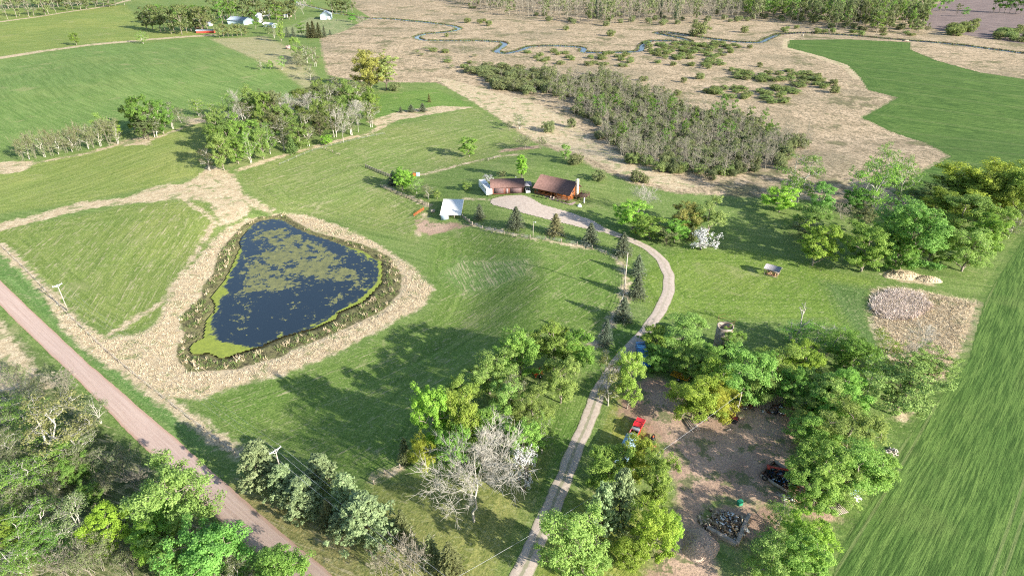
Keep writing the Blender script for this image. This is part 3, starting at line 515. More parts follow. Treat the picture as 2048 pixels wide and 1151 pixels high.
def conif(seed, H=10, Wd=6, whorls=22, nb=9, seg=6, tuft=.42, pine=False):
    R = np.random.RandomState(seed); wd_ = Wood(); wd_.add(limb(R, [0, 0, -.3], [0, 0, H * .97], 0, 6, .004), np.linspace(.2, .03, 6), 6); C = []; D = []
    for i in range(whorls):
        f = i / (whorls - 1); z = H * (.06 + .93 * f); r = Wd / 2 * (1 - f) ** .8 * 1.15 * (R.uniform(.85, 1.1)) + .12; n = max(4, int(nb * (1 - f * .5)))
        for j in range(n):
            az = j * 2 * math.pi / n + i * 1.1 + R.uniform(-.25, .25); rr = r * R.uniform(.75, 1.08); tip = np.array([math.cos(az) * rr, math.sin(az) * rr, z - rr * R.uniform(.12, .38)])
            if i % 2 == 0: wd_.add([[0, 0, z], tip * .9 + np.array([0, 0, z]) * .1], [.04, .015], 3)
            for k in range(seg):
                t_ = (k + R.uniform(.3, 1)) / seg; side = R.normal(0, .16 * rr * (1 - t_ * .5)); p = np.array([0, 0, z]) * (1 - t_) + tip * t_ + np.array([-math.sin(az), math.cos(az), 0]) * side
                C.append(p); D.append([math.cos(az), math.sin(az), -.12])
    C = np.array(C); D = np.array(D); m = 4; C = np.repeat(C, m, 0) + R.normal(0, .1, (len(C) * m, 3)); D = np.repeat(D, m, 0) + R.normal(0, .35, (len(D) * m, 3)); D /= np.linalg.norm(D, axis=1)[:, None]
    sd = np.cross(D, [0, 0, 1]) + R.normal(0, .45, D.shape); sd /= np.linalg.norm(sd, axis=1)[:, None]; s = tuft * R.uniform(.7, 1.3, len(C))[:, None]
    Vv = np.stack([C - D * s * .5, C + sd * s * .26, C + D * s * .6, C - sd * s * .26], 1).reshape(-1, 3); wv, wq = wd_.get()
    rr = np.hypot(C[:, 0], C[:, 1]); tone = np.clip(R.uniform(0, .6, len(C)) + .4 * (R.uniform(0, 1, len(C)) > .5), 0, 1); return wv, wq, (Vv, np.arange(len(C) * 4).reshape(-1, 4), tone)
def pine(seed, H=11, Wd=8):
    R = np.random.RandomState(seed); wd_ = Wood(); T = limb(R, [0, 0, -.3], [R.normal(0, .3), R.normal(0, .3), H * .95], 0, 7, .01); wd_.add(T, np.linspace(.24, .05, 7), 6); C = []
    for i in range(17):
        f = .12 + .83 * i / 16; z = H * f; n = R.randint(4, 7)
        for j in range(n):
            az = j * 6.283 / n + i * .8 + R.uniform(-.3, .3); r = Wd / 2 * (1 - f ** 1.6) ** .7 * R.uniform(.7, 1.08) + .25; tip = np.array([math.cos(az) * r, math.sin(az) * r, z + r * R.uniform(.05, .4)]); L = limb(R, [0, 0, z], tip, -.08, 5, .03); wd_.add(L, np.linspace(.06, .02, 5), 3)
            for k in range(4): C.append(L[min(4, 2 + k % 3)] + R.normal(0, .28, 3) * [1, 1, .5] * (.6 + .4 * r))
            C.append(tip)
    C = np.array(C); wv, wq = wd_.get(); return wv, wq, leaves(R, C, R.uniform(.3, .6, len(C)), 26, .34, .6, elong=1.3)
PROTO = {}
def proto(kind, name, gen, lm, bm, dims):
    wv, wq, lv = gen; a_ = lv[0] if lv is not None and len(lv[0]) > 4000 else wv
    if kind.startswith('far_bare') or kind in ('scrub', 'brush'): a_ = wv
    e = dict(H=float(np.percentile(a_[:, 2], 99.7)), W=float(2 * np.percentile(np.hypot(a_[:, 0], a_[:, 1]), 97)), name=name)
    e['trunk'] = mk('trunk', wv, [wq], bm, smooth=True, link=False) if len(wv) else None
    if lv is not None:
        V, q, tone = lv; e['crown'] = mk('crown', V, [q], lm, link=False, attrs={'tone': ('FACE', 'FLOAT', tone)})
        Va = np.concatenate([wv, V]); nq = len(wq); e['joined'] = mk(name, Va, [np.concatenate([wq, q + len(wv)])], mats=[bm, lm], midx=np.r_[np.zeros(nq), np.ones(len(q))], link=False, attrs={'tone': ('FACE', 'FLOAT', np.r_[np.zeros(nq), tone])})
    else: e['joined'] = e['trunk']
    e['raw'] = (wv, wq, lv); PROTO.setdefault(kind, []).append(e)
for s in range(5): proto('leafy', 'leafy_tree', broad(100 + s, 12, 9.5, nl=11, sub=5, twigs=2, per=110, leaf=.27, clump=.8, c0=.04 + .02 * s), M['leaf'], M['bark'], (12, 9.5))
for s in range(4): proto('pale', 'leafy_tree', broad(200 + s, 12, 9, nl=10, sub=5, twigs=2, per=100, leaf=.25, clump=.85, c0=.04, gap=.03), M['leaf_pale'], M['bark'], (12, 9))
for s in range(3): proto('yellow', 'leafy_tree', broad(300 + s, 12, 10, nl=11, sub=5, twigs=2, per=110, leaf=.28, clump=.9, c0=.04), M['leaf_yel'], M['bark'], (12, 10))
for s in range(2): proto('rusty', 'leafy_tree', broad(350 + s, 12, 11, nl=12, sub=5, twigs=2, per=100, leaf=.3, clump=1.0, c0=.04), M['leaf_rust'], M['bark'], (12, 11))
for s in range(4): proto('airy', 'budding_tree', broad(400 + s, 12, 9, stems=1 + s % 2, nl=11, sub=5, twigs=3, per=30, leaf=.23, clump=.72, c0=.12, gap=.14), M['leaf'], M['bark_pale'], (12, 9))
for s in range(3): proto('airyo', 'budding_tree', broad(450 + s, 12, 8, stems=2, nl=12, sub=5, twigs=3, per=22, leaf=.21, clump=.72, c0=.1, gap=.16), M['leaf_olive'], M['bark_pale'], (12, 8))
for s in range(2): proto('dark', 'leafy_tree', broad(480 + s, 12, 11, nl=12, sub=5, twigs=2, per=80, leaf=.26, clump=.75, c0=.2, gap=.1, flat=.4), M['leaf_olive'], M['bark_dark'], (12, 11))
for s in range(3): proto('bare', 'bare_tree', bare(500 + s, 12, 10, nl=17, sub=10, tw=12, r0=.17, thick=.62), M['leaf_pale'], M['bark_pale'], (12, 10))
for s in range(3): proto('scrub', 'shrub', bare(550 + s, 6, 7, stems=6, nl=30, sub=5, tw=5, r0=.07, leaf=7), M['leaf_olive'], M['twig'], (6, 7))
for s in range(3): proto('brush', 'bare_shrub', bare(580 + s, 5, 6, stems=7, nl=35, sub=5, tw=6, r0=.07), M['leaf_olive'], M['twig'], (5, 6))
for s in range(4): proto('spruce', 'spruce_tree', conif(600 + s, 10, 6, 24, 10, 6), M['needle'], M['bark_dark'], (10, 6))
for s in range(3): proto('cedar', 'cedar_tree', conif(650 + s, 9, 5, 24, 10, 5, tuft=.5), M['leaf_olive'], M['bark_dark'], (9, 5))
for s in range(3): proto('pine', 'pine_tree', pine(700 + s), M['needle_pine'], M['bark_dark'], (11, 8))
for s in range(2): proto('blossom', 'blossoming_tree', broad(750 + s, 6, 6, stems=3, nl=14, sub=5, twigs=2, per=13, leaf=.2, clump=.42, c0=.1), M['petal'], M['bark_dark'], (6, 6))
proto('poplar', 'poplar_tree', broad(780, 14, 5, nl=22, sub=4, twigs=2, per=60, leaf=.27, clump=.6, c0=.1), M['leaf'], M['bark'], (14, 5))
proto('snag', 'dead_tree', bare(790, 12, 6, nl=7, sub=2, tw=1, r0=.35, thick=2.2), M['leaf'], M['bark_pale'], (12, 6))
for s in range(3): proto('far_leafy', 'woodland_tree', broad(800 + s, 14, 9, nl=9, sub=3, twigs=1, per=34, leaf=.55, clump=1.05, c0=.15, wood_n=4), M['leaf_olive'], M['bark'], (14, 9))
for s in range(2): proto('far_green', 'woodland_tree', broad(820 + s, 14, 9, nl=9, sub=3, twigs=1, per=30, leaf=.5, clump=1.0, c0=.12, wood_n=4), M['leaf'], M['bark'], (14, 9))
for s in range(4): proto('far_bare', 'bare_tree', bare(840 + s, 14, 6, nl=15, sub=4, tw=2, r0=.14, leaf=1, thick=1.5), M['leaf_olive'], M['twig'], (14, 6))
for s in range(3): proto('mass_leafy', 'woodland_tree', broad(900 + s, 14, 9, nl=8, sub=3, twigs=0, per=17, leaf=.8, clump=1.15, c0=.12, wood_n=3), M['leaf_olive'], M['bark'], (14, 9))
for s in range(3): proto('mass_bare', 'bare_tree', bare(920 + s, 14, 6, nl=10, sub=3, tw=1, r0=.17, thick=2.2), M['leaf_olive'], M['twig'], (14, 6))
for s in range(4): proto('bush', 'willow_bush', broad(860 + s, 4, 7, stems=5, nl=20, sub=3, twigs=1, per=26, leaf=.34, clump=.75, c0=.0, bark_r=.07, wood_n=3), M['leaf_olive'], M['twig'], (4, 7))
FR = {'near': (.58, .44), 'far': (.5, .5)}
def solve(cx, ty, by, wpx, near):
    wpx = wpx * 1.14 if wpx > 26 else wpx
    cf, bf = FR['near' if near else 'far']; cyp = (ty + by) / 2; e = (by - ty) / 2; P = W(cx, by); H = 8.0; wm = 6
    for _ in range(12):
        _, _, z = PR(P + [0, 0, cf * H]); k = FPX / z; dep = math.atan2(CAMZ - P[2] - cf * H, math.hypot(P[0], P[1])); wm = wpx / k; b2 = (e / k) ** 2 - (wm / 2 * math.sin(dep)) ** 2
        b = math.sqrt(max(b2, (.3 * wm) ** 2)) / math.cos(dep) if b2 > 0 else .3 * wm; Hn = b / bf; H += (max(wm * .62, min(Hn, wm * 2.6)) - H) * .5
        x_, y_, z = PR(P + [0, 0, cf * H]); P = W(PR(P)[0] + (cx - x_), PR(P)[1] + (cyp - y_))
    return P, H, wm
COUNT = {}
def put(kind, P, H, wm, label, cat, group=None, parts=True, tint=(1, 1, 1), rz=None, v=None):
    L = PROTO[kind]; i = COUNT.get(kind, 0); COUNT[kind] = i + 1; e = L[(v if v is not None else i * 7 // 3) % len(L)]; rz = rnd.uniform(0, 6.28) if rz is None else rz
    sx = wm / e['W']; sc = (sx * rnd.uniform(.95, 1.05), sx * rnd.uniform(.95, 1.05), H / e['H'])
    if parts and e.get('crown'):
        o = empty(e['name'], (P[0], P[1], P[2] - .05), rz); o.scale = sc
        for n in ('trunk', 'crown'):
            c = bpy.data.objects.new(n, e[n]); COL.objects.link(c); c.parent = o; c.color = (*tint, 1)
    else:
        o = bpy.data.objects.new(e['name'], e['joined']); COL.objects.link(o); o.location = (P[0], P[1], P[2] - .05); o.rotation_euler = (0, 0, rz); o.scale = sc; o.color = (*tint, 1)
    tag(o, label, cat, group); return o
ORD = ['', 'first', 'second', 'third', 'fourth', 'fifth', 'sixth', 'seventh', 'eighth', 'ninth', 'tenth', 'eleventh', 'twelfth', 'thirteenth', 'fourteenth', 'fifteenth', 'sixteenth', 'seventeenth', 'eighteenth', 'nineteenth', 'twentieth']
ADJ = {'leafy': ('bright green leafy tree', 'tree'), 'pale': ('pale green spring tree', 'tree'), 'yellow': ('yellow green leafy tree', 'tree'), 'rusty': ('rusty gold leafy tree', 'tree'), 'airy': ('thinly leaved budding tree', 'tree'), 'airyo': ('sparse pale limbed tree', 'tree'), 'dark': ('dark spreading green tree', 'tree'),
 'bare': ('bare grey tree', 'tree'), 'scrub': ('grey brown twiggy shrub', 'shrub'), 'brush': ('leafless grey shrub', 'shrub'), 'spruce': ('conical blue green spruce', 'spruce'), 'cedar': ('yellow brown cedar', 'cedar'), 'pine': ('blue green pine', 'pine'), 'blossom': ('white blossoming tree', 'tree'), 'poplar': ('slender poplar', 'tree'), 'snag': ('dead branching snag', 'dead tree'), 'bush': ('round olive willow bush', 'bush')}
def grove(where, group, specs, near=True, parts=True, cats=None):
    """specs (kind, cx, top, bottom, width[, tint]) in photo pixels of the crown; labels count from the left"""
    byk = {}
    for s in specs: byk.setdefault(s[0], []).append(s[1])
    for s in specs:
        if 'thicket' in where and len(s) == 5: s = s + ((.8, .88, .85),)
        k = s[0]; xs = sorted(byk[k]); r = xs.index(s[1]) + 1; a, c = ADJ[k]; P, H, wm = solve(s[1], s[2], s[3], s[4], near)
        lab = f"{a} {where}" if len(xs) == 1 else (f"leftmost {a} {where}" if r == 1 else f"rightmost {a} {where}" if r == len(xs) else f"{ORD[r]} {a} from the left {where}")
        put(k, P, H, wm, lab, c, group if len(xs) > 1 else None, parts, s[5] if len(s) > 5 else (1, 1, 1))
grove('in the central grove', 'trees of the grove beside the shaded field', [
 ('leafy', 1042, 653, 745, 78), ('leafy', 1108, 633, 735, 88), ('leafy', 1153, 660, 744, 64, (.9, 1, .9)), ('pale', 1124, 703, 800, 74), ('pale', 978, 698, 790, 96), ('leafy', 920, 741, 825, 62), ('leafy', 866, 768, 890, 80, (1.1, 1.1, .8)), ('yellow', 926, 777, 890, 66, (.75, .85, 1)),
 ('yellow', 842, 868, 937, 48), ('airyo', 1032, 748, 822, 60), ('pale', 1066, 768, 850, 76), ('leafy', 988, 806, 892, 80), ('leafy', 1048, 835, 925, 72), ('pale', 1012, 752, 830, 60), ('airy', 1085, 820, 900, 50), ('leafy', 905, 850, 935, 70), ('pale', 962, 868, 930, 60), ('leafy', 1010, 690, 760, 60, (.8, .9, .9))])
grove('at the south end of the grove', None, [('bare', 945, 858, 1045, 205), ('bare', 995, 862, 960, 110), ('blossom', 1046, 885, 968, 46), ('brush', 985, 880, 960, 70)])
grove('half hidden in the central grove', None, [('blossom', 1011, 826, 860, 26)], parts=False)
grove('at the field corner by the fence posts', None, [('cedar', 808, 872, 918, 28)])
grove('by the driveway near the truck', 'trees beside the driveway near the truck', [('airyo', 1226, 700, 800, 60, (1.15, 1.1, .8)), ('pale', 1262, 693, 806, 56, (1.1, 1.05, .8)), ('leafy', 1224, 882, 985, 92), ('yellow', 1277, 866, 960, 66, (.85, .95, 1)), ('leafy', 1318, 895, 1010, 74), ('pine', 1243, 915, 1075, 62), ('pine', 1205, 950, 1085, 56),
 ('pale', 1148, 1010, 1165, 122), ('leafy', 1306, 1000, 1115, 78, (1.2, 1.1, .8)), ('yellow', 1262, 1075, 1135, 64, (.7, .9, 1)), ('leafy', 1340, 1020, 1100, 54, (1.2, 1.1, .8)), ('pale', 1190, 1085, 1165, 60)])
grove('in the row above the gravel road', 'conifers above the gravel road', [('pine', 516, 875, 975, 76), ('pine', 566, 921, 1000, 62), ('pine', 640, 900, 975, 62), ('pine', 604, 945, 1030, 82), ('pine', 727, 973, 1090, 108), ('pine', 692, 940, 1030, 60), ('cedar', 655, 990, 1048, 44), ('pine', 676, 1020, 1072, 50),
 ('cedar', 899, 1076, 1148, 56), ('cedar', 803, 1014, 1070, 40), ('cedar', 860, 1065, 1120, 34), ('brush', 812, 1066, 1145, 84), ('brush', 765, 1090, 1150, 50)])
grove('in the thicket beside the gravel road', 'trees of the thicket left of the gravel road', [
 ('pale', 352, 906, 1074, 150, (.95, 1.0, 1.0)), ('leafy', 318, 1005, 1095, 80), ('leafy', 303, 1025, 1116, 90, (1.1, 1.1, .8)), ('leafy', 415, 1045, 1185, 150, (.75, .9, .95)), ('leafy', 560, 1090, 1195, 110, (.8, .95, .95)), ('leafy', 343, 1085, 1190, 80, (.8, .95, 1)), ('leafy', 213, 1001, 1098, 80, (1.2, 1.15, .7)), ('airyo', 132, 982, 1095, 78), ('airy', 49, 902, 994, 96), ('airyo', 115, 926, 975, 62),
 ('airy', 129, 872, 938, 84, (.9, 1, .9)), ('airyo', 118, 772, 912, 130, (1.2, 1.1, 1)), ('airy', 31, 780, 850, 84, (.9, .9, 1)), ('airyo', 188, 782, 842, 48), ('airy', 60, 1008, 1082, 100), ('leafy', 20, 1030, 1092, 58, (1.1, 1, .8)), ('airy', 35, 1082, 1150, 96), ('airyo', 165, 850, 930, 60), ('airy', 75, 820, 890, 84), ('airyo', 15, 850, 925, 60),
 ('airy', 105, 1045, 1120, 70), ('airyo', 480, 1100, 1180, 60), ('scrub', 21, 725, 790, 62), ('scrub', 70, 750, 800, 56), ('brush', 118, 735, 790, 56), ('scrub', 226, 890, 950, 70), ('scrub', 180, 1075, 1150, 90), ('scrub', 245, 1100, 1160, 84), ('brush', 130, 1085, 1151, 80), ('scrub', 200, 940, 990, 60), ('brush', 265, 930, 975, 50), ('scrub', 95, 980, 1030, 70), ('scrub', 30, 960, 1010, 70), ('scrub', 150, 900, 950, 70), ('brush', 15, 800, 840, 50), ('scrub', 175, 820, 870, 50), ('airyo', 70, 770, 830, 50), ('leafy', 150, 905, 965, 60, (.8, .9, .9)), ('leafy', 180, 960, 1010, 44, (.8, .9, .9)), ('airy', 10, 985, 1030, 50), ('scrub', 240, 1030, 1070, 50), ('scrub', 10, 890, 940, 60)])
grove('in the grove round the dirt yard', 'trees of the grove round the dirt yard', [
 ('leafy', 1315, 655, 700, 56, (1.1, 1.1, .9)), ('pale', 1367, 637, 690, 86), ('leafy', 1312, 693, 738, 58, (.7, .85, .85)), ('leafy', 1384, 693, 760, 72), ('yellow', 1436, 716, 796, 78, (.75, .9, 1)), ('yellow', 1393, 748, 838, 96, (.8, .95, 1)), ('yellow', 1435, 760, 838, 78), ('leafy', 1464, 653, 702, 48, (1, 1, 1)),
 ('leafy', 1418, 690, 740, 60), ('pale', 1494, 690, 800, 96, (.9, 1, .9)), ('pale', 1518, 742, 800, 70), ('leafy', 1610, 680, 750, 80, (1.1, 1.1, .8)), ('pale', 1560, 685, 760, 90, (1.05, 1.05, .9)), ('airy', 1655, 650, 700, 90, (.8, .9, .8)), ('leafy', 1705, 665, 740, 90, (.7, .9, .8)), ('airy', 1595, 640, 680, 70, (.75, .9, .8)), ('airy', 1768, 660, 730, 76, (1.1, 1, .9)), ('airy', 1750, 700, 780, 70),
 ('leafy', 1695, 728, 830, 84, (.9, 1.05, 1)), ('pale', 1650, 735, 825, 76), ('leafy', 1590, 735, 810, 60, (.7, .85, .8)), ('pale', 1602, 785, 838, 64), ('dark', 1812, 725, 818, 140, (1.1, 1.35, .9)), ('dark', 1860, 690, 760, 90, (1.1, 1.4, .9)), ('leafy', 1627, 820, 900, 84), ('pale', 1700, 800, 900, 110), ('leafy', 1640, 885, 990, 116), ('pale', 1722, 880, 985, 110, (.95, 1.05, .9)),
 ('leafy', 1768, 900, 975, 60), ('leafy', 1632, 940, 1030, 92, (.95, 1, 1)), ('pale', 1690, 940, 1010, 80), ('airy', 1562, 990, 1060, 58, (1, 1, 1)), ('leafy', 1613, 1035, 1110, 90, (1.1, 1.1, .8)), ('pale', 1540, 1080, 1165, 90), ('leafy', 1604, 1080, 1170, 100), ('pale', 1475, 680, 720, 50), ('leafy', 1660, 770, 850, 80, (.8, .95, .9)), ('leafy', 1525, 700, 770, 60, (.8, .9, .9)), ('airy', 1545, 1050, 1110, 60, (.8, .9, .9)), ('bare', 1840, 640, 720, 60)])
grove('behind the round silo', None, [('snag', 1604, 600, 680, 34)])
grove('in the grove beside the crop field', 'trees of the grove beside the crop field', [
 ('leafy', 1636, 444, 536, 76, (1.15, 1.1, .9)), ('leafy', 1737, 440, 548, 92), ('leafy', 1820, 400, 545, 130, (.75, .88, .95)), ('pale', 1940, 455, 548, 82), ('leafy', 1990, 405, 490, 66), ('yellow', 1884, 375, 450, 86, (.68, .8, .9)), ('rusty', 1960, 318, 420, 130, (1.15, 1.4, .8)), ('yellow', 1905, 348, 420, 84, (.6, .75, .9)), ('pale', 1932, 385, 475, 90, (.8, .85, .8)),
 ('rusty', 2030, 325, 430, 80, (1.05, 1.3, .9)), ('airyo', 2026, 415, 480, 60), ('leafy', 1870, 440, 530, 70, (.8, .95, .9)), ('leafy', 1780, 430, 500, 60, (.65, .8, .8)), ('dark', 1728, 405, 470, 52), ('dark', 1855, 365, 420, 60, (.9, 1, .9)), ('leafy', 1973, 430, 520, 60, (.85, 1, .8)), ('yellow', 2000, 345, 440, 90, (.62, .78, .9)), ('leafy', 1800, 470, 545, 60, (.8, .95, .9)), ('yellow', 2060, 340, 450, 90, (.7, .8, 1))], near=False)
grove('on the lawn before the marsh', 'trees on the lawn before the marsh edge', [('leafy', 1563, 372, 428, 72, (1.3, 1.25, .9)), ('pale', 1622, 405, 462, 60, (.8, .95, .9)), ('pale', 1645, 365, 425, 44, (.8, .95, .9)), ('airy', 1600, 303, 408, 84, (.7, .8, .8)), ('airy', 1748, 315, 425, 92, (.95, 1, .8)), ('airy', 1768, 290, 400, 60, (.8, .9, .8)), ('airy', 1808, 312, 412, 60, (.75, .85, .8)), ('leafy', 1715, 375, 425, 52, (.7, .8, .8)), ('bare', 1753, 372, 425, 32), ('dark', 1610, 440, 480, 56), ('brush', 1690, 410, 440, 40)], near=False)
grove('by the bend below the log house', 'trees beside the driveway bend', [('leafy', 1265, 398, 466, 62, (1.1, 1.1, .9)), ('leafy', 1302, 430, 482, 62), ('rusty', 1370, 404, 465, 54, (.9, .9, 1)), ('pale', 1420, 393, 468, 60, (1.1, 1.0, 1.2)), ('leafy', 1352, 440, 488, 46, (.9, 1, .9)), ('dark', 1335, 455, 492, 46), ('cedar', 1385, 450, 480, 24), ('bare', 1290, 366, 432, 50), ('blossom', 1412, 464, 496, 54), ('pale', 1395, 410, 460, 36)], near=False)
sp = [(959, 407, 438, 24, 'in front of the white roofed shed'), (1032, 412, 457, 34, 'below the parking area, right of the white roofed shed'), (1111, 426, 471, 34, 'tinged brown, right of the yard light pole'), (1182, 444, 489, 36, 'where the driveway leaves the parking area'), (1247, 463, 512, 34, 'before the driveway bend, above the fence corner'), (1277, 508, 552, 30, 'uppermost of three inside the driveway curve'), (1276, 545, 596, 34, 'middle of three inside the driveway curve'), (1248, 592, 643, 36, 'left of the field fence inside the driveway curve'), (1213, 636, 690, 28, 'small and dark, nearest the leafy grove')]
for cx, ty, by, wp, wh in sp:
    P, H, wm = solve(cx, ty, by, wp, False); put('spruce', P, H, wm, f'conical spruce {wh}', 'spruce', 'spruces lining the driveway', tint=(1.35, 1.05, .85) if cx == 1111 else (.7, .75, .8) if cx == 1213 else (1, 1, 1))
grove('in the hedge row left of the white roofed shed', 'hedge row beside the shed', [('spruce', 786, 341, 369, 26, (.45, .55, .7)), ('leafy', 803, 336, 382, 36, (1.1, 1.1, .9)), ('airy', 832, 352, 388, 30), ('airyo', 858, 366, 397, 30), ('pale', 874, 378, 398, 16), ('leafy', 820, 345, 372, 22, (1.1, 1.2, .7))], near=False)
grove('on the lawn behind the garage', None, [('poplar', 1044, 310, 356, 23, (1.2, 1.2, .9)), ('dark', 1004, 339, 355, 19), ('blossom', 976, 348, 366, 24), ('pale', 933, 363, 381, 21)], near=False)
grove('alone in the mown field above the garage', None, [('leafy', 938, 275, 314, 32)], near=False)
grove('at the wetland edge behind the house', 'shrubs at the wetland edge', [('scrub', 1051, 271, 299, 38), ('scrub', 1082, 272, 298, 26), ('airyo', 1043, 229, 258, 30), ('bush', 1097, 241, 264, 28), ('pale', 1131, 289, 318, 24), ('bush', 1152, 309, 326, 30), ('bush', 1198, 344, 358, 28), ('bush', 1275, 345, 358, 30), ('bush', 1290, 352, 364, 22), ('scrub', 1018, 240, 262, 18), ('bush', 1143, 236, 255, 18)], near=False)
grove('standing alone at the north wetland edge', 'pair of large rusty oaks', [('rusty', 735, 104, 182, 66), ('dark', 770, 104, 180, 54, (1.5, 1.6, 1.2))], near=False)
grove('at the foot of the two rusty oaks', 'bushes at the foot of the rusty oaks', [('bush', 655, 168, 198, 40), ('bush', 682, 172, 195, 34), ('bush', 700, 165, 190, 34), ('bush', 720, 168, 185, 30), ('bush', 790, 165, 182, 24), ('pale', 635, 158, 195, 30), ('pale', 668, 160, 190, 26)], near=False)
grove('in the small field above the house', 'evergreens in the small field', [('cedar', 858, 187, 204, 8, (1, .9, .8)), ('spruce', 801, 213, 225, 11), ('spruce', 822, 209, 224, 18), ('spruce', 845, 206, 223, 19)], near=False, parts=False)
# ---- hedgerows and copses of the left fields
def jit(a, b): return rnd.uniform(a, b)
sp = [('leafy', 278, 192, 278, 44), ('leafy', 318, 200, 268, 44), ('airyo', 300, 215, 275, 40), ('leafy', 262, 200, 262, 34), ('airyo', 340, 205, 258, 30), ('dark', 290, 228, 280, 44, (1.3, 1.4, 1))]
grove('in the copse between the two left fields', 'copse between the left fields', [(s[0], s[1], s[2], s[3], s[4], (.62, .66, .64)) for s in sp], near=False, parts=False)
sp = [(('scrub', 'airyo', 'scrub', 'airyo')[i % 4], 35 + i * 14.5 + jit(-5, 5), 290 - i * 3.0 + jit(-22, -6), 322 - i * 2.6, jit(24, 38)) for i in range(14)]
grove('in the strip left of the copse', 'scrubby strip left of the copse', sp + [('pale', 204, 226, 280, 34), ('leafy', 227, 243, 274, 30, (1.2, 1.2, .9))], near=False, parts=False)
grove('in the hedge right of the copse', 'thin hedge line right of the copse', [('airy', 393, 196, 232, 30), ('airyo', 360, 215, 245, 26), ('airy', 425, 205, 238, 24), ('airy', 452, 188, 238, 34), ('bare', 470, 178, 225, 22), ('airyo', 490, 195, 235, 34), ('brush', 375, 232, 250, 26), ('brush', 410, 228, 246, 26)], near=False, parts=False)
sp = []
for r_, (x0, x1, b0, b1, n) in enumerate([(415, 745, 345, 258, 14), (425, 735, 310, 240, 13), (440, 720, 275, 222, 11), (500, 700, 248, 212, 7)]):
    for i in range(n):
        f = i / (n - 1); cx = x0 + (x1 - x0) * f + jit(-8, 8); by = b0 + (b1 - b0) * f + jit(-4, 3); h = jit(55, 78) * (1 - .15 * f); k = rnd.choice(['leafy', 'airyo', 'pale', 'airyo', 'dark', 'airy', 'pale', 'bare']); tv = jit(.62, .9); sp.append((k, cx, by - h, by, jit(30, 46), (tv, tv * .98, tv)))
sp.append(('bare', 682, 212, 285, 30)); sp.append(('cedar', 582, 272, 306, 24, (.9, 1.3, 1))); sp.append(('leafy', 652, 270, 292, 26, (1.1, 1.3, 1)))
def wood(where_label, group, specs, label_kinds):
    for s in specs:
        P, H, wm = solve(s[1], s[2], s[3], s[4], False); a, c = ADJ.get(s[0], (None, None)); put(s[0], P, H, wm, f'{label_kinds.get(s[0], a)} {where_label}', c or 'tree', group, False, s[5] if len(s) > 5 else (1, 1, 1))
wood('in the crowded wood between the left fields', 'wood between the left fields', sp, {'leafy': 'leafy green tree', 'pale': 'pale olive tree', 'dark': 'darker spreading tree', 'airyo': 'thin budding tree with pale limbs', 'airy': 'open crowned budding tree'})
grove('alone on the far field beside the dirt road', 'single trees on the far field', [('leafy', 149, 66, 90, 19, (.8, .85, .8)), ('airy', 283, 62, 87, 24)], near=False, parts=False)
grove('between dry pasture and wetland', 'trees between pasture and wetland', [('pale', 592, 75, 118, 26), ('airyo', 612, 88, 125, 30), ('airyo', 628, 95, 133, 24), ('scrub', 605, 105, 128, 40), ('airy', 562, 112, 140, 22), ('airyo', 518, 117, 140, 16), ('pale', 540, 120, 138, 14), ('airyo', 618, 128, 162, 26), ('scrub', 600, 120, 140, 30), ('pale', 560, 45, 82, 16), ('airyo', 545, 50, 76, 18)], near=False, parts=False)
# far farm: shelter belt, conifers, orchard trees
FG = (.82, .9, .8)
sp = [('far_leafy', 290 + i * 11 + jit(-3, 3), 22 + jit(-10, 4) - i * .3, 66 - abs(i - 6) * 1.0 + jit(-3, 3), jit(22, 32), FG) for i in range(13)] + [('far_green', 300 + i * 14, jit(8, 18), 46 + jit(-3, 3), jit(24, 30), (.6, .68, .6)) for i in range(9)]
sp += [('far_leafy', 432 + i * 13, jit(-8, 8), 34 + jit(-4, 8), jit(24, 30), FG) for i in range(13)] + [('far_green', 440 + i * 12, 2 + jit(-12, 4), 46 + jit(-5, 3), jit(20, 28), (.62, .72, .62)) for i in range(3)] + [('far_green', 552, 10, 48, 26, (.75, .85, .7)), ('far_green', 508, 22, 58, 20, (.62, .72, .62)), ('far_leafy', 535, 48, 68, 18, FG)]
sp += [('far_leafy', 436 + i * 9, 50 + jit(-3, 3), 75 - i * .7, jit(14, 20), (1.1, 1.1, 1)) for i in range(7)] + [('far_leafy', 662 + i * 10, jit(-12, 2), 26 + jit(-3, 2), jit(18, 24), FG) for i in range(5)] + [('far_green', 590 + i * 10, -18 + jit(-3, 3), 12, 18, (.7, .8, .7)) for i in range(4)] + [('far_green', 602, 46, 72, 24, (.7, .9, .7)), ('far_green', 702, 26, 44, 17, (.6, .9, .5))]
ADJ.update(far_leafy=('leafy olive tree', 'tree'), far_green=('leafy green tree', 'tree'), far_bare=('bare grey tree', 'tree'))
wood('in the shelter belt round the far farm', 'shelter belt round the far farm', sp, {})
grove('in the evergreen row at the far farm', 'evergreen row at the far farm', [('spruce', 574 , 55, 74, 12), ('spruce', 586, 55, 74, 12), ('cedar', 617, 46, 75, 17, (.6, .55, .6)), ('cedar', 626, 43, 75, 17, (.6, .55, .6)), ('cedar', 637, 46, 75, 17, (.6, .55, .6)), ('spruce', 648, 52, 74, 12), ('spruce', 660, 60, 70, 8)], near=False, parts=False)
grove('on the dry ground beside the far barns', None, [('bare', 604, 0, 28, 24), ('brush', 722, 30, 52, 20)], near=False, parts=False)
sp = [('far_bare' if i % 3 else 'far_leafy', i * 15 - 10 + jit(-5, 5), -8 + jit(-8, 4), 40 - i * 1.9 + jit(-3, 2), jit(20, 30), (.9, .95, .9)) for i in range(18)] + [('far_leafy', i * 20 - 10, -25, 18 - i * .8, 30, (.8, .85, .8)) for i in range(12)]
wood('in the wood at the far left field edge', 'wood at the far left field edge', sp, {})
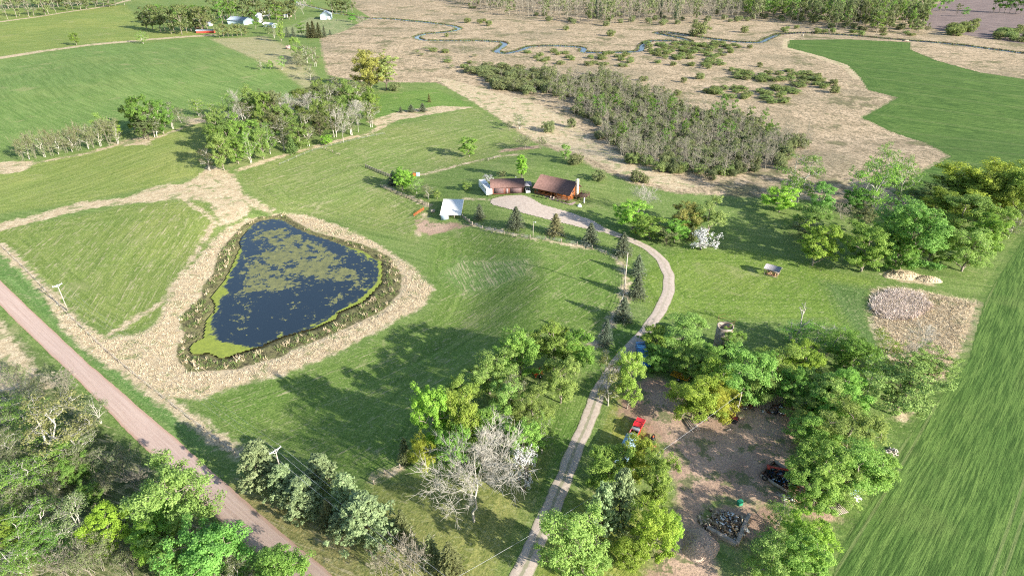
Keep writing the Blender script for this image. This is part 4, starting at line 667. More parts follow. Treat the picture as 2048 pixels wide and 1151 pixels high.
# ---- big far wood and marsh wood: nearest trees one by one, the rest as one mass
def in_poly(x, y, P):
    r = False
    for i in range(len(P)):
        (ax, ay), (cx, cy) = P[i], P[(i + 1) % len(P)]
        if (ay > y) != (cy > y) and x < (cx - ax) * (y - ay) / (cy - ay) + ax: r = not r
    return r
def scatter(poly, step, seed, keepx=1e9):
    """world points of a jittered grid inside an outline given in photo pixels"""
    R = random.Random(seed); Pw = WP(poly); x0, y0 = Pw.min(0); x1, y1 = Pw.max(0); out = []; yy = y0
    while yy < y1:
        xx = x0
        while xx < x1:
            a, b = xx + R.uniform(-.45, .45) * step, yy + R.uniform(-.45, .45) * step
            w1, w2 = 5 * math.sin(b * .13 + a * .05), 5 * math.sin(a * .11 + 2)
            if in_poly(a + w1, b + w2, Pw) or (step < 4.5 and R.random() < .12 and in_poly(a + 12 * math.sin(a * .3), b + 10 * math.cos(b * .4), Pw)): out.append((a, b, R.random()))
            xx += step
        yy += step
    return out
woodA = [(948,22),(1040,34),(1120,46),(1200,52),(1290,50),(1380,50),(1470,46),(1540,38),(1600,48),(1690,62),(1760,66),(1840,62),(1850,36),(1800,10),(1800,-10),(1790,-30),(930,-30),(905,0)]
woodB = [(1100,150),(1130,158),(1200,150),(1250,168),(1330,195),(1400,222),(1480,238),(1540,262),(1600,278),(1622,296),(1590,316),(1530,332),(1490,352),(1430,362),(1340,348),(1260,318),(1222,296),(1205,265),(1160,228),(1110,200),(1090,178)]
woodC = [(945,140),(985,132),(1040,142),(1100,146),(1110,178),(1090,200),(1040,185),(985,170),(950,158)]
Ap = scatter(woodA, 11.0, 1); Bp = scatter(woodB, 3.9, 2); mass = {}
def mass_add(key, kind, x, y, H, wm):
    if key == 'A': kind = {'far_leafy': 'mass_leafy', 'far_green': 'mass_leafy', 'far_bare': 'mass_bare'}.get(kind, kind)
    e = PROTO[kind][rnd.randrange(len(PROTO[kind]))]; mass.setdefault(key, []).append((e, x, y, H / e['H'], wm / e['W'], rnd.uniform(0, 6.28)))
def forest(pts, nind, key, pick, label, group, grove_kinds, near_key):
    pts = sorted(pts, key=near_key); cnt = {}
    for i, (x, y, r) in enumerate(pts):
        k, H, wm, tn = pick(x, y, r, i / len(pts))
        cnt[k] = cnt.get(k, 0) + 1
        if cnt[k] <= nind.get(k, 60): put(k, (x, y, float(hgt(x, y))), H, wm, grove_kinds[k], {'bush': 'bush', 'scrub': 'shrub'}.get(k, 'tree'), group, False, tn)
        else: mass_add(key, k, x, y, H, wm)
def pickA(x, y, r, f):
    px = PR((x, y, 0))[0]
    if (r * 91.7) % 1 < (.3 if f < .08 else .04): return 'bush', 3 + 3 * r, 6 + 3 * r, (1, 1, 1)
    if px > 1480: k = 'far_leafy' if r < .6 else 'far_bare' if r < .8 else 'far_green'
    else: k = 'far_bare' if r < .82 else 'far_leafy'
    return k, 20 + 10 * ((r * 13.7) % 1), (11 if k != 'far_bare' else 7) * (.8 + .5 * ((r * 7.3) % 1)), (.85, .9, .85)
def pickB(x, y, r, f):
    if r < .5: return 'bush', 2.6 + 3 * ((r * 17) % 1), 3.8 + 2.5 * ((r * 31) % 1), (.74, .76, .78)
    if r < .92 or f < .2: return 'far_bare', 5.5 + 5.5 * ((r * 13.7) % 1) + (4.5 if (r * 71.3) % 1 < .14 else 0), 4.2 + 2 * ((r * 7) % 1), (.85, .88, .85)
    return 'far_green', 8 + 4 * ((r * 13) % 1), 5, (.6, .68, .58)
forest(Ap, {'bush': 6, 'far_bare': 100, 'far_leafy': 60}, 'A', pickA, None, 'trees of the far wood behind the river', {'bush': 'low olive bush in front of the far wood behind the river', 'far_bare': 'bare grey tree in the far wood behind the river', 'far_leafy': 'leafy olive tree in the far wood behind the river', 'far_green': 'leafy green tree in the far wood behind the river'}, lambda p: p[1] - p[0] * .1)
forest(Bp, {'bush': 12, 'far_bare': 120, 'far_green': 40}, 'B', pickB, None, 'plants of the wooded band across the marsh', {'bush': 'low olive bush in the wooded band across the marsh', 'far_bare': 'bare grey tree in the wooded band across the marsh', 'far_green': 'small green tree in the wooded band across the marsh'}, lambda p: p[1])
for x, y, r in scatter(woodC, 7, 3): put('bush' if r < .75 else 'far_bare', (x, y, float(hgt(x, y))), 3.5 + 3 * r, 8 + 4 * r if r < .75 else 4, 'dark olive bush at the near end of the marsh wood' if r < .75 else 'thin bare tree at the near end of the marsh wood', 'bush' if r < .75 else 'tree', 'plants at the near end of the marsh wood', False)
for key, nm_, lb in (('A', 'woodland', 'crowded bare and olive trees filling the far wood behind the river'), ('B', 'thicket', 'crowded bare trees and bushes filling the wooded band across the marsh')):
    Vs, Qs, Ms, Ts, n = [], [], [], [], 0; mats = [M['twig'], M['leaf_olive']]
    for e, x, y, sz, sx, rz in mass.get(key, []):
        wv, wq, lv = e['raw']; V = wv; q = wq; mi = np.zeros(len(wq)); tn = np.zeros(len(wq))
        if lv is not None: V = np.concatenate([wv, lv[0]]); q = np.concatenate([wq, lv[1] + len(wv)]); mi = np.r_[mi, np.ones(len(lv[1]))]; tn = np.r_[tn, lv[2]]
        c, s = math.cos(rz), math.sin(rz); V2 = np.c_[(V[:, 0] * c - V[:, 1] * s) * sx + x, (V[:, 0] * s + V[:, 1] * c) * sx + y, V[:, 2] * sz + float(hgt(x, y))]
        Vs.append(V2); Qs.append(q + n); Ms.append(mi); Ts.append(tn); n += len(V2)
    if Vs: tag(mk(nm_, np.concatenate(Vs), [np.concatenate(Qs)], mats=mats, midx=np.concatenate(Ms), attrs={'tone': ('FACE', 'FLOAT', np.concatenate(Ts))}), lb, nm_, kind='stuff'); print(nm_, n)
# ---- willow bushes on the marsh
def bushes(poly, step, seed, where, group, prob=1, hs=(2.2, 3.6), ws=(5.5, 10), kinds=('bush',), tint=(1.05, 1.15, .9)):
    for x, y, r in scatter(poly, step, seed):
        if r > prob: continue
        k = kinds[int(r * 97) % len(kinds)]; a = {'bush': 'round olive willow bush', 'far_bare': 'thin bare tree', 'scrub': 'grey twiggy shrub'}[k]
        H = hs[0] + (hs[1] - hs[0]) * ((r * 13) % 1); wm = ws[0] + (ws[1] - ws[0]) * ((r * 29) % 1)
        if k == 'far_bare': H *= 2.6; wm *= .55
        put(k, (x, y, float(hgt(x, y))), H, wm, f'{a} {where}', 'bush' if k != 'far_bare' else 'tree', group, False, tint)
bushes([(1300,88),(1345,84),(1400,90),(1470,88),(1475,104),(1445,112),(1440,132),(1400,138),(1330,130),(1315,118),(1290,105)], 9, 11, 'in the cluster beside the river bend', 'bushes beside the river bend', .8)
bushes([(1050,108),(1120,102),(1200,108),(1270,108),(1275,128),(1230,136),(1150,132),(1070,125)], 11, 12, 'south of the winding river', 'bushes south of the winding river', .62)
bushes([(1448,138),(1500,138),(1560,150),(1590,136),(1640,150),(1672,165),(1660,178),(1600,182),(1560,168),(1500,165),(1460,155)], 9, 13, 'in the long cluster near the crop field', 'long cluster of bushes near the crop field', .7)
bushes([(1400,178),(1430,172),(1500,180),(1560,176),(1600,190),(1590,205),(1540,208),(1480,200),(1430,200),(1402,196)], 8.5, 14, 'in the cluster beyond the wooded band', 'cluster of bushes beyond the wooded band', .75)
bushes([(825,92),(860,88),(900,100),(950,112),(955,138),(900,142),(850,122),(825,108)], 12, 15, 'on the dry marsh beyond the rusty oaks', 'shrubs on the dry marsh beyond the oaks', .7, kinds=('scrub', 'far_bare', 'bush', 'scrub'))
bushes([(950,38),(990,38),(990,50),(950,50)], 14, 21, 'before the far wood, left of the river bends', 'bushes before the far wood', .6)
bushes([(1560,55),(1700,64),(1840,68),(1840,74),(1700,72),(1560,66)], 10, 22, 'along the river below the far wood', 'bushes along the river below the wood', .4, hs=(2, 5))
bushes([(1897,55),(1945,52),(1950,72),(1900,72)], 13, 23, 'beside the ploughed field', 'bushes beside the ploughed field', .9, hs=(5, 10), ws=(10, 15), tint=(1.1, 1.2, .9))
bushes([(1985,65),(2048,62),(2060,85),(1985,80)], 12, 24, 'at the far right river bank', 'bushes at the far right river bank', .8, hs=(4, 9), ws=(9, 14), tint=(1.0, 1.1, .9))
bushes([(1250,322),(1340,352),(1430,366),(1480,358),(1500,345),(1480,340),(1430,352),(1340,340),(1262,308)], 6.5, 25, 'along the near edge of the wooded band', 'bushes along the near edge of the band', .85, hs=(3, 5), ws=(5, 8))
for i, (cx, ty, by, wp) in enumerate([(1283, 152, 162, 12), (1291, 152, 162, 12), (1368, 154, 165, 13), (1400, 146, 158, 20), (1418, 126, 138, 12), (1355, 180, 190, 18), (1265, 170, 180, 14), (1325, 172, 180, 12), (1500, 90, 96, 12), (1668, 158, 172, 20), (1670, 174, 184, 22), (1490, 52, 65, 17), (1400, 52, 66, 36), (893, 66, 74, 9), (935, 36, 46, 16), (960, 38, 47, 13), (978, 42, 52, 13), (1222, 62, 70, 20), (1132, 52, 60, 14), (1520, 124, 134, 12)]):
    P, H, wm = solve(cx, ty, by, wp, False); put('bush', P, H, wm, 'single round willow bush standing alone on the open marsh', 'bush', 'single bushes on the open marsh', False, (1, 1.05, .9))
sp = [('far_green', 1850 + i * 11 + jit(-3, 3), -12 + jit(-5, 5), 22 + jit(-3, 3), 20, (.7, .85, .7)) for i in range(5)] + [('far_green', 1994 + i * 11, -14, 24 + i * .5, 20, (.55, .7, .6)) for i in range(8)] + [('far_leafy', 1918, 8, 22, 15), ('far_green', 1932, 15, 33, 17, (.7, .9, .7)), ('far_bare', 1916, 14, 32, 12), ('far_leafy', 1835, 40, 66, 20), ('far_leafy', 1856, 46, 66, 12), ('far_green', 1500 + 4, -10, 30, 12, (.5, .7, .6))]
wood('beside the ploughed field', 'trees beside the ploughed field', sp, {})
wood('standing among the bare trees of the far wood', 'evergreens in the far wood', [('spruce', 1192, -8, 40, 14, (.7, .8, .8)), ('spruce', 1322, -8, 38, 14, (.7, .9, .8)), ('spruce', 1352, -8, 38, 16, (.7, .9, .8)), ('spruce', 1200, 0, 42, 12, (.7, .8, .8))], {})
# ================================================================ BUILDINGS
def part(mb, name, mat, parent, **k): return mb.build(name, M[mat], parent, **k)
def frame_of(p1, p2):
    a, b = W(*p1), W(*p2); return Vector((a[0], a[1], min(a[2], b[2]))), math.atan2(b[1] - a[1], b[0] - a[0]), float(np.hypot(*(b - a)[:2]))
# ---- log house: local x along the porch front, y to the back
o_, rz, L = frame_of((1069, 388), (1137, 405)); hz = float(max(hgt(o_.x, o_.y), hgt(*(W(1137, 405)[:2])))); o_.z = hz
h = empty('log_house', o_, rz, label='orange brown log house with brown shingle roof, front porch and tall pale stone chimney', cat='house')
D0 = 2.4; DW = 9.6; EV = 2.75; RG = 6.3; xm = L
ridge_y = D0 + 3.4
m = MB(); m.box((L / 2, (D0 + DW) / 2, EV / 2 + .1), (L - .3, DW - D0, EV + .5)); m.prism([(D0, EV + .3), (DW, EV + .3), (DW, EV + .35), (ridge_y, RG - .35), (D0, EV + 1.1)], .15, L - .15, 'x'); wl = part(m, 'wall', 'log', h)
m = MB()
for (ya, za, yb, zb) in ((-.45, EV - .15, ridge_y, RG), (DW + .45, EV + .1, ridge_y, RG)):
    dy, dz = yb - ya, zb - za; n_ = math.hypot(dy, dz); oy, oz = -dz / n_ * .16 * (1 if dy > 0 else -1), abs(dy) / n_ * .16
    m.prism([(ya, za), (yb, zb), (yb, zb + .17), (ya + oy * .2, za + .17)], -.6, L + .55, 'x')
rf = part(m, 'roof', 'shingle', h)
m = MB(); m.box((L + .45, ridge_y + .1, 3.6), (.95, 1.5, 7.2)); m.box((L + .45, ridge_y + .1, 7.3), (1.05, 1.6, .16)); ch = part(m, 'chimney', 'stone', h, bevel=.04)
m = MB(); m.box((L + .45, ridge_y + .1, 7.5), (.5, .9, .25)); part(m, 'chimney_cap', 'metal', ch)
m = MB(); m.box((L / 2, D0 / 2, .28), (L, D0, .56)); part(m, 'porch_floor', 'wood_dark', h)
for i in range(6):
    if i: pass
    x = .15 + (L - .3) * [0, .27, .49, .6, .8, 1][i]; m = MB(); m.box((x, .15, EV / 2 + .2), (.2, .2, EV - .25)); part(m, 'post', 'log', h)
for x0, x1 in ((.15, .49 * L), (.6 * L, L - .15)):
    m = MB(); m.box(((x0 + x1) / 2, .15, 1.38), (x1 - x0, .1, .1)); m.box(((x0 + x1) / 2, .15, .72), (x1 - x0, .08, .08)); k = x0 + .15
    while k < x1: m.box((k, .15, 1.05), (.07, .06, .6)); k += .22
    part(m, 'railing', 'log', h)
m = MB(); m.box((L - .12, D0 / 2, 1.38), (.1, D0 - .2, .1)); k = .3
while k < D0: m.box((L - .12, k, 1.0), (.06, .07, .7)); k += .22
part(m, 'railing', 'log', h)
m = MB()
for k in range(3): m.box((.545 * L, -.2 - .28 * k, .42 - .16 * k), (1.5, .3, .14))
m.box((.5 * L, -.4, .6), (.1, 1, .8)); m.box((.59 * L, -.4, .6), (.1, 1, .8)); part(m, 'steps', 'wood_grey', h)
for x, ww, z, hh in ((3, 1.5, 1.7, 1.1), (5.2, 1, 1.7, 1.1), (.7 * L, 1.8, 1.7, 1.2), (.88 * L, 1.2, 1.7, 1.1)):
    m = MB(); m.box((x, D0 - .03, z), (ww, .08, hh)); wf = part(m, 'window', 'wood_dark', h); m = MB(); m.box((x, D0 - .09, z), (ww - .2, .05, hh - .2)); part(m, 'pane', 'glass', wf)
for y, z in ((D0 + 1.3, 2.9), (D0 + 1.5, 1.5), (D0 + 5.4, 1.6)):
    m = MB(); m.box((L - .1, y, z), (.12, 1.0, 1.0)); wf = part(m, 'window', 'wood_dark', h); m = MB(); m.box((L - .02, y, z), (.06, .8, .8)); part(m, 'pane', 'glass', wf)
m = MB(); m.box((.545 * L, D0 - .03, 1.5), (1, .08, 2)); part(m, 'door', 'wood_dark', h)
m = MB(); m.box((L + 2.9, ridge_y + .6, 1.2), (4.0, 4.4, .2)); dk = part(m, 'deck', 'wood_dark', h)
for x in (L + 1.2, L + 2.9, L + 4.8):
    for y in (ridge_y - 1.5, ridge_y + 2.7): m = MB(); m.box((x, y, .95), (.16, .16, 2.4)); part(m, 'post', 'wood_dark', dk)
m = MB()
for (xa, ya, xb, yb) in ((L + 1, ridge_y - 1.55, L + 4.85, ridge_y - 1.55), (L + 4.85, ridge_y - 1.55, L + 4.85, ridge_y + 2.75), (L + 1, ridge_y + 2.75, L + 4.85, ridge_y + 2.75)):
    m.bar((xa, ya, 2.15), (xb, yb, 2.15), .1); m.bar((xa, ya, 1.75), (xb, yb, 1.75), .06); m.bar((xa, ya, 1.5), (xb, yb, 1.5), .06)
part(m, 'railing', 'wood_dark', dk)
# ---- garage
o_, rz, L = frame_of((983.5, 391), (1047.5, 385.5)); o_.z = max(o_.z, float(hgt(W(1047, 385)[0], W(1047, 385)[1])))
g = empty('garage', o_, rz, label='long maroon garage with brown shingle roof and two wide taupe doors', cat='garage')
GD = 8.5; m = MB(); m.prism([(0, -.3), (GD, -.3), (GD, 2.6), (GD / 2, 4.35), (0, 2.6)], 0, L, 'x'); part(m, 'wall', 'garage_wall', g)
m = MB()
for s_ in (0, 1):
    a = (-.5, 2.45) if s_ == 0 else (GD + .5, 2.45); b = (GD / 2, 4.5); m.prism([a, b, (b[0], b[1] + .16), (a[0], a[1] + .16)], -.5, L + .4, 'x')
part(m, 'roof', 'shingle', g)
for x0, x1 in ((.9, .37 * L), (.58 * L, .93 * L)):
    m = MB(); m.box(((x0 + x1) / 2, -.03, 1.15), (x1 - x0, .08, 2.2)); dr = part(m, 'garage_door', 'garage_door', g); m = MB()
    for z in (.35, .85, 1.35, 1.85): m.box(((x0 + x1) / 2, -.08, z), (x1 - x0, .03, .035))
    n_ = 8
    for k in range(1, n_): m.box((x0 + (x1 - x0) * k / n_, -.083, 1.15), (.03, .02, 2.15))
    part(m, 'panel_line', 'door_line', dr)
m = MB(); m.box((.475 * L, -.03, 1.0), (.95, .08, 2.0)); part(m, 'door', 'door_line', g)
m = MB(); m.tube([(.78 * L, GD / 2 + .4, 4), (.78 * L, GD / 2 + .4, 5.3)], .1); part(m, 'vent_pipe', 'metal', g)
m = MB(); m.box((L + 1.7, 3.2, 2.65), (3.5, 5.6, .12), tilt=(0, .07)); ca = part(m, 'carport_roof', 'slate_roof', g)
for y in (.5, 5.8): m = MB(); m.box((L + 3.3, y, 1.2), (.14, .14, 2.6)); part(m, 'post', 'wood_dark', ca)
def vehicle_wheels(par, xs, y, r, wd_=.25):
    for x in xs:
        for s_ in (-1, 1):
            m = MB(); m.tube([(x, s_ * y - wd_ / 2, r), (x, s_ * y + wd_ / 2, r)], r, 18); t_ = part(m, 'wheel', 'tyre', par); m = MB(); m.tube([(x, s_ * y - wd_ / 2 - .012, r), (x, s_ * y + wd_ / 2 + .012, r)], r * .58, 12); part(m, 'rim', 'metal', t_)
gp = g.matrix_basis
def loc(base, rz, x, y, z=0): c, s = math.cos(rz), math.sin(rz); return Vector((base.x + x * c - y * s, base.y + x * s + y * c, base.z + z))
def car(name, P, rz, col, label, cat='car', pickup=False):
    c = empty(name, P, rz, label=label, cat=cat)
    prof = [(-2.3, .35), (2.25, .35), (2.3, .75), (2.2, .95), (1.25, 1.02), (.6, 1.45), (-1.1, 1.5), (-1.9, 1.05), (-2.3, .95)]
    m = MB(); m.prism(prof, -.88, .88, 'y'); part(m, 'body', col, c, bevel=.06)
    m = MB(); m.prism([(1.18, 1.02), (.58, 1.42), (-1.05, 1.46), (-1.75, 1.06)], -.895, .895, 'y'); part(m, 'side_window', 'glass', c)
    m = MB(); m.prism([(1.27, 1.04), (.66, 1.45), (.63, 1.49), (1.3, 1.08)], -.75, .75, 'y'); part(m, 'windscreen', 'glass', c)
    vehicle_wheels(c, (-1.45, 1.45), .8, .34); return c
car('car', loc(o_, rz, L + 1.7, 1.2), rz - math.pi / 2, 'white', 'pale car parked under the lean-to beside the garage')
# ---- camper trailer beside the garage
A_, B_ = W(979, 392), W(960, 371); rz2 = math.atan2(B_[1] - A_[1], B_[0] - A_[0]); c = empty('camper_trailer', Vector((*A_[:2], max(A_[2], B_[2]))), rz2, label='long white camper trailer parked against the left wall of the garage', cat='camper')
Lc = float(np.hypot(*(B_ - A_)[:2])) + 1.5; Lc = min(max(Lc, 8), 11); m = MB(); m.prism([(0, .55), (Lc, .55), (Lc + .3, 1.1), (Lc + .1, 3.2), (0, 3.2), (-.15, 1.2)], -1.2, 1.2, 'y'); b = part(m, 'body', 'white', c, bevel=.08)
for x in (1.5, 3.6, 6.2): m = MB(); m.box((x, 1.205, 2.1), (1.1, .05, .6)); part(m, 'window', 'glass', c)
m = MB(); m.box((Lc * .5, 1.21, 1.0), (Lc - .4, .03, .18)); part(m, 'stripe', 'blue', c)
for x in (2.6, 5.4): m = MB(); m.box((x, 0, 3.3), (.8, .7, .25)); part(m, 'roof_vent', 'metal', c)
vehicle_wheels(c, (Lc * .5, Lc * .5 + .9), 1.05, .36); m = MB(); m.bar((0, .4, .5), (-1.3, 0, .5), .1); m.bar((0, -.4, .5), (-1.3, 0, .5), .1); part(m, 'hitch', 'black', c)
# ---- white roofed shed
o_, rz, L = frame_of((882.5, 440.5), (921, 441)); L = 7.5; rz = math.radians(-2); s = empty('livestock_shed', o_, rz, label='open fronted shed under one large sloping white metal roof', cat='shed')
SD = 10.6; SF, SB = 2.3, 4.3; m = MB(); a = math.atan2(SB - SF, SD); m.prism([(-.4, SF), (SD + .3, SB), (SD + .3, SB + .12), (-.4, SF + .12)], -.35, L + .35, 'x'); part(m, 'roof', 'white_roof', s)
m = MB(); m.box((1.35, .05, 1.0), (2.9, .1, 2.3)); part(m, 'front_panel', 'grey_wall', s)
m = MB(); m.prism([(1.5, -.2), (SD, -.2), (SD, SB - .15), (1.5, SF + .15)], L - .12, L, 'x'); part(m, 'side_wall', 'rust', s)
m = MB(); m.prism([(.5, -.2), (SD, -.2), (SD, SB - .15), (.5, SF)], 0, .1, 'x'); part(m, 'side_wall', 'wood_dark', s)
m = MB(); m.box((L / 2, SD - .05, 2.1), (L, .1, 4.4)); part(m, 'back_wall', 'wood_dark', s)
for x in (3.0, 5.2, L - .1): m = MB(); m.box((x, 0, 1.05), (.16, .16, 2.4)); part(m, 'post', 'wood_grey', s)
# ---- firewood shelter
o_, rz, L = frame_of((1527.5, 549), (1554, 556)); s = empty('firewood_shelter', o_, rz, label='small open shelter with grey roof stacked with split firewood on the lawn', cat='shelter')
m = MB(); m.prism([(-.5, 2.3), (1.7, 2.9), (3.2, 2.35), (3.2, 2.5), (1.7, 3.06), (-.5, 2.45)], -.35, L + .35, 'x'); part(m, 'roof', 'slate_roof', s)
for x in (0.05, L - .05):
    for y in (0, 2.6): m = MB(); m.box((x, y, 1.15), (.14, .14, 2.5)); part(m, 'post', 'wood_grey', s)
m = MB(); m.box((L / 2, -.05, .25), (L, .08, .12)); m.box((L / 2, 2.6, .6), (L, .08, .8)); part(m, 'rail', 'wood_grey', s)
m = MB()
for k in range(90): m.box((rnd.uniform(.3, L - .3), rnd.uniform(.25, 2.3), rnd.uniform(.08, .6) * (0.5 + .5 * rnd.random())), (.45, .16, .15), rnd.uniform(0, 3), tilt=(rnd.uniform(-.5, .5), rnd.uniform(-.5, .5)))
tag(part(m, 'firewood_stack', 'firewood', None), 'heap of split firewood logs under the small grey roofed shelter', 'firewood', kind='stuff'); bpy.data.objects['firewood_stack'].matrix_basis = s.matrix_basis.copy()
# ---- round silo
P, H, wm = W(1432, 700), 6.5, 5.2
tip = W(1451, 650)
for _ in range(20):
    x_, y_, z = PR(P + [0, 0, H]); P = W(PR(P)[0] + (1451 - x_), PR(P)[1] + (651 - y_))
c = empty('silo', P, 0, label='roofless round concrete silo rising out of the trees', cat='silo'); m = MB(); n = 28; V = []; F = []
for (r, z) in ((2.05, -.3), (2.05, H), (1.8, H), (1.8, -.3)):
    for k in range(n): t_ = 2 * math.pi * k / n; V.append((math.cos(t_) * r, math.sin(t_) * r, z + (.12 * math.sin(t_ * 3) if z > 5 else 0)))
for q in range(3):
    for k in range(n): F.append((q * n + k, q * n + (k + 1) % n, (q + 1) * n + (k + 1) % n, (q + 1) * n + k))
m.add(V, F); part(m, 'wall', 'concrete', c)
for z in (1.5, 3, 4.5, 6, 7.5, 8.6):
    m = MB(); m.tube([(math.cos(2 * math.pi * k / 28) * 2.08, math.sin(2 * math.pi * k / 28) * 2.08, z) for k in range(29)], .03, 4, False); part(m, 'hoop', 'rust', c)
# ---- far farm buildings
def house(name, px, py, rz, Lx, Ly, ev, rg, wall, roof, label, cat, extra=None, door=None, wins=()):
    P = W(px, py); b = empty(name, P, rz, label=label, cat=cat); m = MB(); m.prism([(-Ly / 2, -.4), (Ly / 2, -.4), (Ly / 2, ev), (0, rg), (-Ly / 2, ev)], -Lx / 2, Lx / 2, 'x'); part(m, 'wall', wall, b); m = MB(); sl = (rg - ev) / (Ly / 2)
    for s_ in (-1, 1): m.prism([(s_ * (Ly / 2 + .5), ev - .5 * sl + .06), (0, rg + .06), (0, rg + .26), (s_ * (Ly / 2 + .5), ev - .5 * sl + .26)], -Lx / 2 - .5, Lx / 2 + .5, 'x')
    part(m, 'roof', roof, b)
    if door:
        for (fx, fy, wx, wz) in door: m = MB(); m.box((fx, fy, wz / 2), (wx if abs(fy) > Ly / 2 - .1 else .1, .1 if abs(fy) > Ly / 2 - .1 else wx, wz)); part(m, 'door', 'white' if wall != 'white' else 'garage_door', b)
    for (fx, fy, z) in wins: m = MB(); m.box((fx, fy, z), (.9 if abs(fy) > Ly / 2 - .1 else .1, .1 if abs(fy) > Ly / 2 - .1 else .9, 1.3)); part(m, 'window', 'glass', b)
    return b
hh = house('farmhouse', 533, 32, math.radians(100), 9, 8, 5.5, 9, 'white', 'dark_roof', 'tall white farmhouse with dark roof and lower wing among the trees', 'house', wins=((-4.52, -1.5, 4.5), (-4.52, 1.5, 4.5), (-4.52, 0, 1.8)))
m = MB(); m.prism([(-3.5, -.4), (3.5, -.4), (3.5, 4), (0, 6.2), (-3.5, 4)], 4, 13, 'y'); part(m, 'wing', 'white', hh); m = MB(); m.prism([(-4, 3.9), (0, 6.4), (4, 3.9), (4, 4.1), (0, 6.7), (-4, 4.1)], 3.9, 13.4, 'y'); part(m, 'wing_roof', 'dark_roof', hh)
house('pole_barn', 482, 48, math.radians(-28), 26, 15, 4.4, 7.5, 'grey_wall', 'grey_roof', 'long pale grey metal barn among the trees left of the white farmhouse', 'barn', door=((13.02, 0, 4, 3.4),))
house('machine_shed', 653, 38, math.radians(100), 14, 13, 5.0, 8.5, 'grey_wall', 'grey_roof', 'pale grey metal barn standing alone on green grass near the river', 'barn', door=((-7.02, -3, 4, 3.6),))
house('farm_shed', 541, 55, math.radians(-35), 16, 7, 3.4, 4.8, 'grey_wall', 'white_roof', 'low shed with white metal roof below the white farmhouse', 'shed')
house('small_shed', 571.5, 35, math.radians(5), 4, 3.5, 2.4, 3.2, 'white', 'white_roof', 'tiny white shed right of the white farmhouse', 'shed'); house('small_shed', 579, 34, math.radians(70), 5, 4, 2.6, 4.6, 'concrete', 'dark_roof', 'small grey gabled shed right of the tiny white shed', 'shed')
house('red_shed', 412, 66, math.radians(4), 18, 5, 2.6, 3.2, 'red_dull', 'grey_roof', 'long low red shed at the edge of the far farm shelter belt', 'shed')
house('small_shed', 399, 58, math.radians(4), 8, 5, 2.6, 3.4, 'wood_dark', 'dark_roof', 'small dark shed behind the long red shed', 'shed'); house('small_shed', 421, 52, math.radians(40), 4, 4, 3, 4, 'white', 'grey_roof', 'small white shed half hidden behind the long red shed', 'shed')
P = W(520.5, 45); m = MB(); m.tube([(0, 0, -.5), (0, 0, 9), (0, 0, 10.2)], [3.2, 3.2, 1.2], 20); sl_ = part(m, 'farm_silo', 'white', None); sl_.location = P; tag(sl_, 'short pale round silo below the white farmhouse', 'silo')
P = W(576.5, 98); m = MB(); m.box((0, 0, 1.3), (3.6, 2.4, 2.2)); m.prism([(-2, 2.3), (0, 3.3), (2, 2.3)], -1.3, 1.3, 'y'); hb = part(m, 'hunting_blind', 'paver', None); hb.location = P; tag(hb, 'small pink box blind under a tree beside the dry pasture', 'hunting blind')
P = W(1603.5, 79); m = MB(); m.box((0, 0, 4), (1.6, 1.6, 1.4))
for a in (-.7, .7):
    for b in (-.7, .7): m.bar((a * 1.3, b * 1.3, 0), (a, b, 3.4), .14)
ts = part(m, 'deer_stand', 'wood_grey', None); ts.location = P; tag(ts, 'grey raised deer stand on legs at the river edge of the crop field', 'deer stand')
P = W(1811, 83); m = MB(); m.box((0, 0, .5), (6, 2.4, .3)); m.box((0, 0, 1.0), (5.6, .15, .8)); cv = part(m, 'footbridge', 'wood_grey', None); cv.location = P; tag(cv, 'small grey footbridge over the ditch above the crop field', 'bridge')
# ================================================================ VEHICLES AND YARD THINGS
# ---- red pickup
A_, B_ = W(1284, 840), W(1263, 881); rz = math.atan2(A_[1] - B_[1], A_[0] - B_[0]); P = (A_ + B_) / 2; t = empty('pickup_truck', Vector(P), rz, label='bright red pickup truck with silver toolbox parked on the gravel', cat='truck')
m = MB(); m.prism([(-2.95, .55), (2.9, .55), (3.0, .95), (2.9, 1.18), (1.5, 1.25), (-.75, 1.25), (-.75, .75), (-2.85, .75), (-2.85, 1.25), (-2.95, 1.25)], -.9, .9, 'y'); part(m, 'body', 'red', t, bevel=.05)
m = MB(); m.box((-1.85, .92, .95), (2.3, .12, .75)); m.box((-1.85, -.92, .95), (2.3, .12, .75)); part(m, 'bed_side', 'red', t, bevel=.03)
m = MB(); m.prism([(1.45, 1.2), (.75, 1.82), (-.55, 1.86), (-.8, 1.2)], -.84, .84, 'y'); cb = part(m, 'cab', 'red', t, bevel=.06)
m = MB(); m.prism([(1.52, 1.24), (.86, 1.78), (.82, 1.82), (1.55, 1.29)], -.72, .72, 'y'); part(m, 'windscreen', 'glass', cb)
m = MB(); m.prism([(1.2, 1.25), (.7, 1.72), (.2, 1.74), (.2, 1.25)], -.855, .855, 'y'); part(m, 'side_window', 'glass', cb); m = MB(); m.prism([(.1, 1.25), (.1, 1.74), (-.5, 1.74), (-.65, 1.25)], -.855, .855, 'y'); part(m, 'side_window', 'glass', cb)
m = MB(); m.box((-.72, 0, 1.55), (.06, 1.3, .4)); part(m, 'rear_window', 'glass', cb)
m = MB(); m.box((-1.2, 0, 1.38), (.7, 1.75, .42)); part(m, 'toolbox', 'metal', t, bevel=.03)
m = MB(); m.box((-2.0, .82, 1.5), (1.7, .06, .06)); m.box((-2.0, -.82, 1.5), (1.7, .06, .06)); m.box((-2.8, 0, 1.5), (.06, 1.7, .06)); part(m, 'bed_rail', 'metal', t)
m = MB(); m.box((-1.9, 0, .8), (1.9, 1.6, .05)); part(m, 'bed_liner', 'black', t)
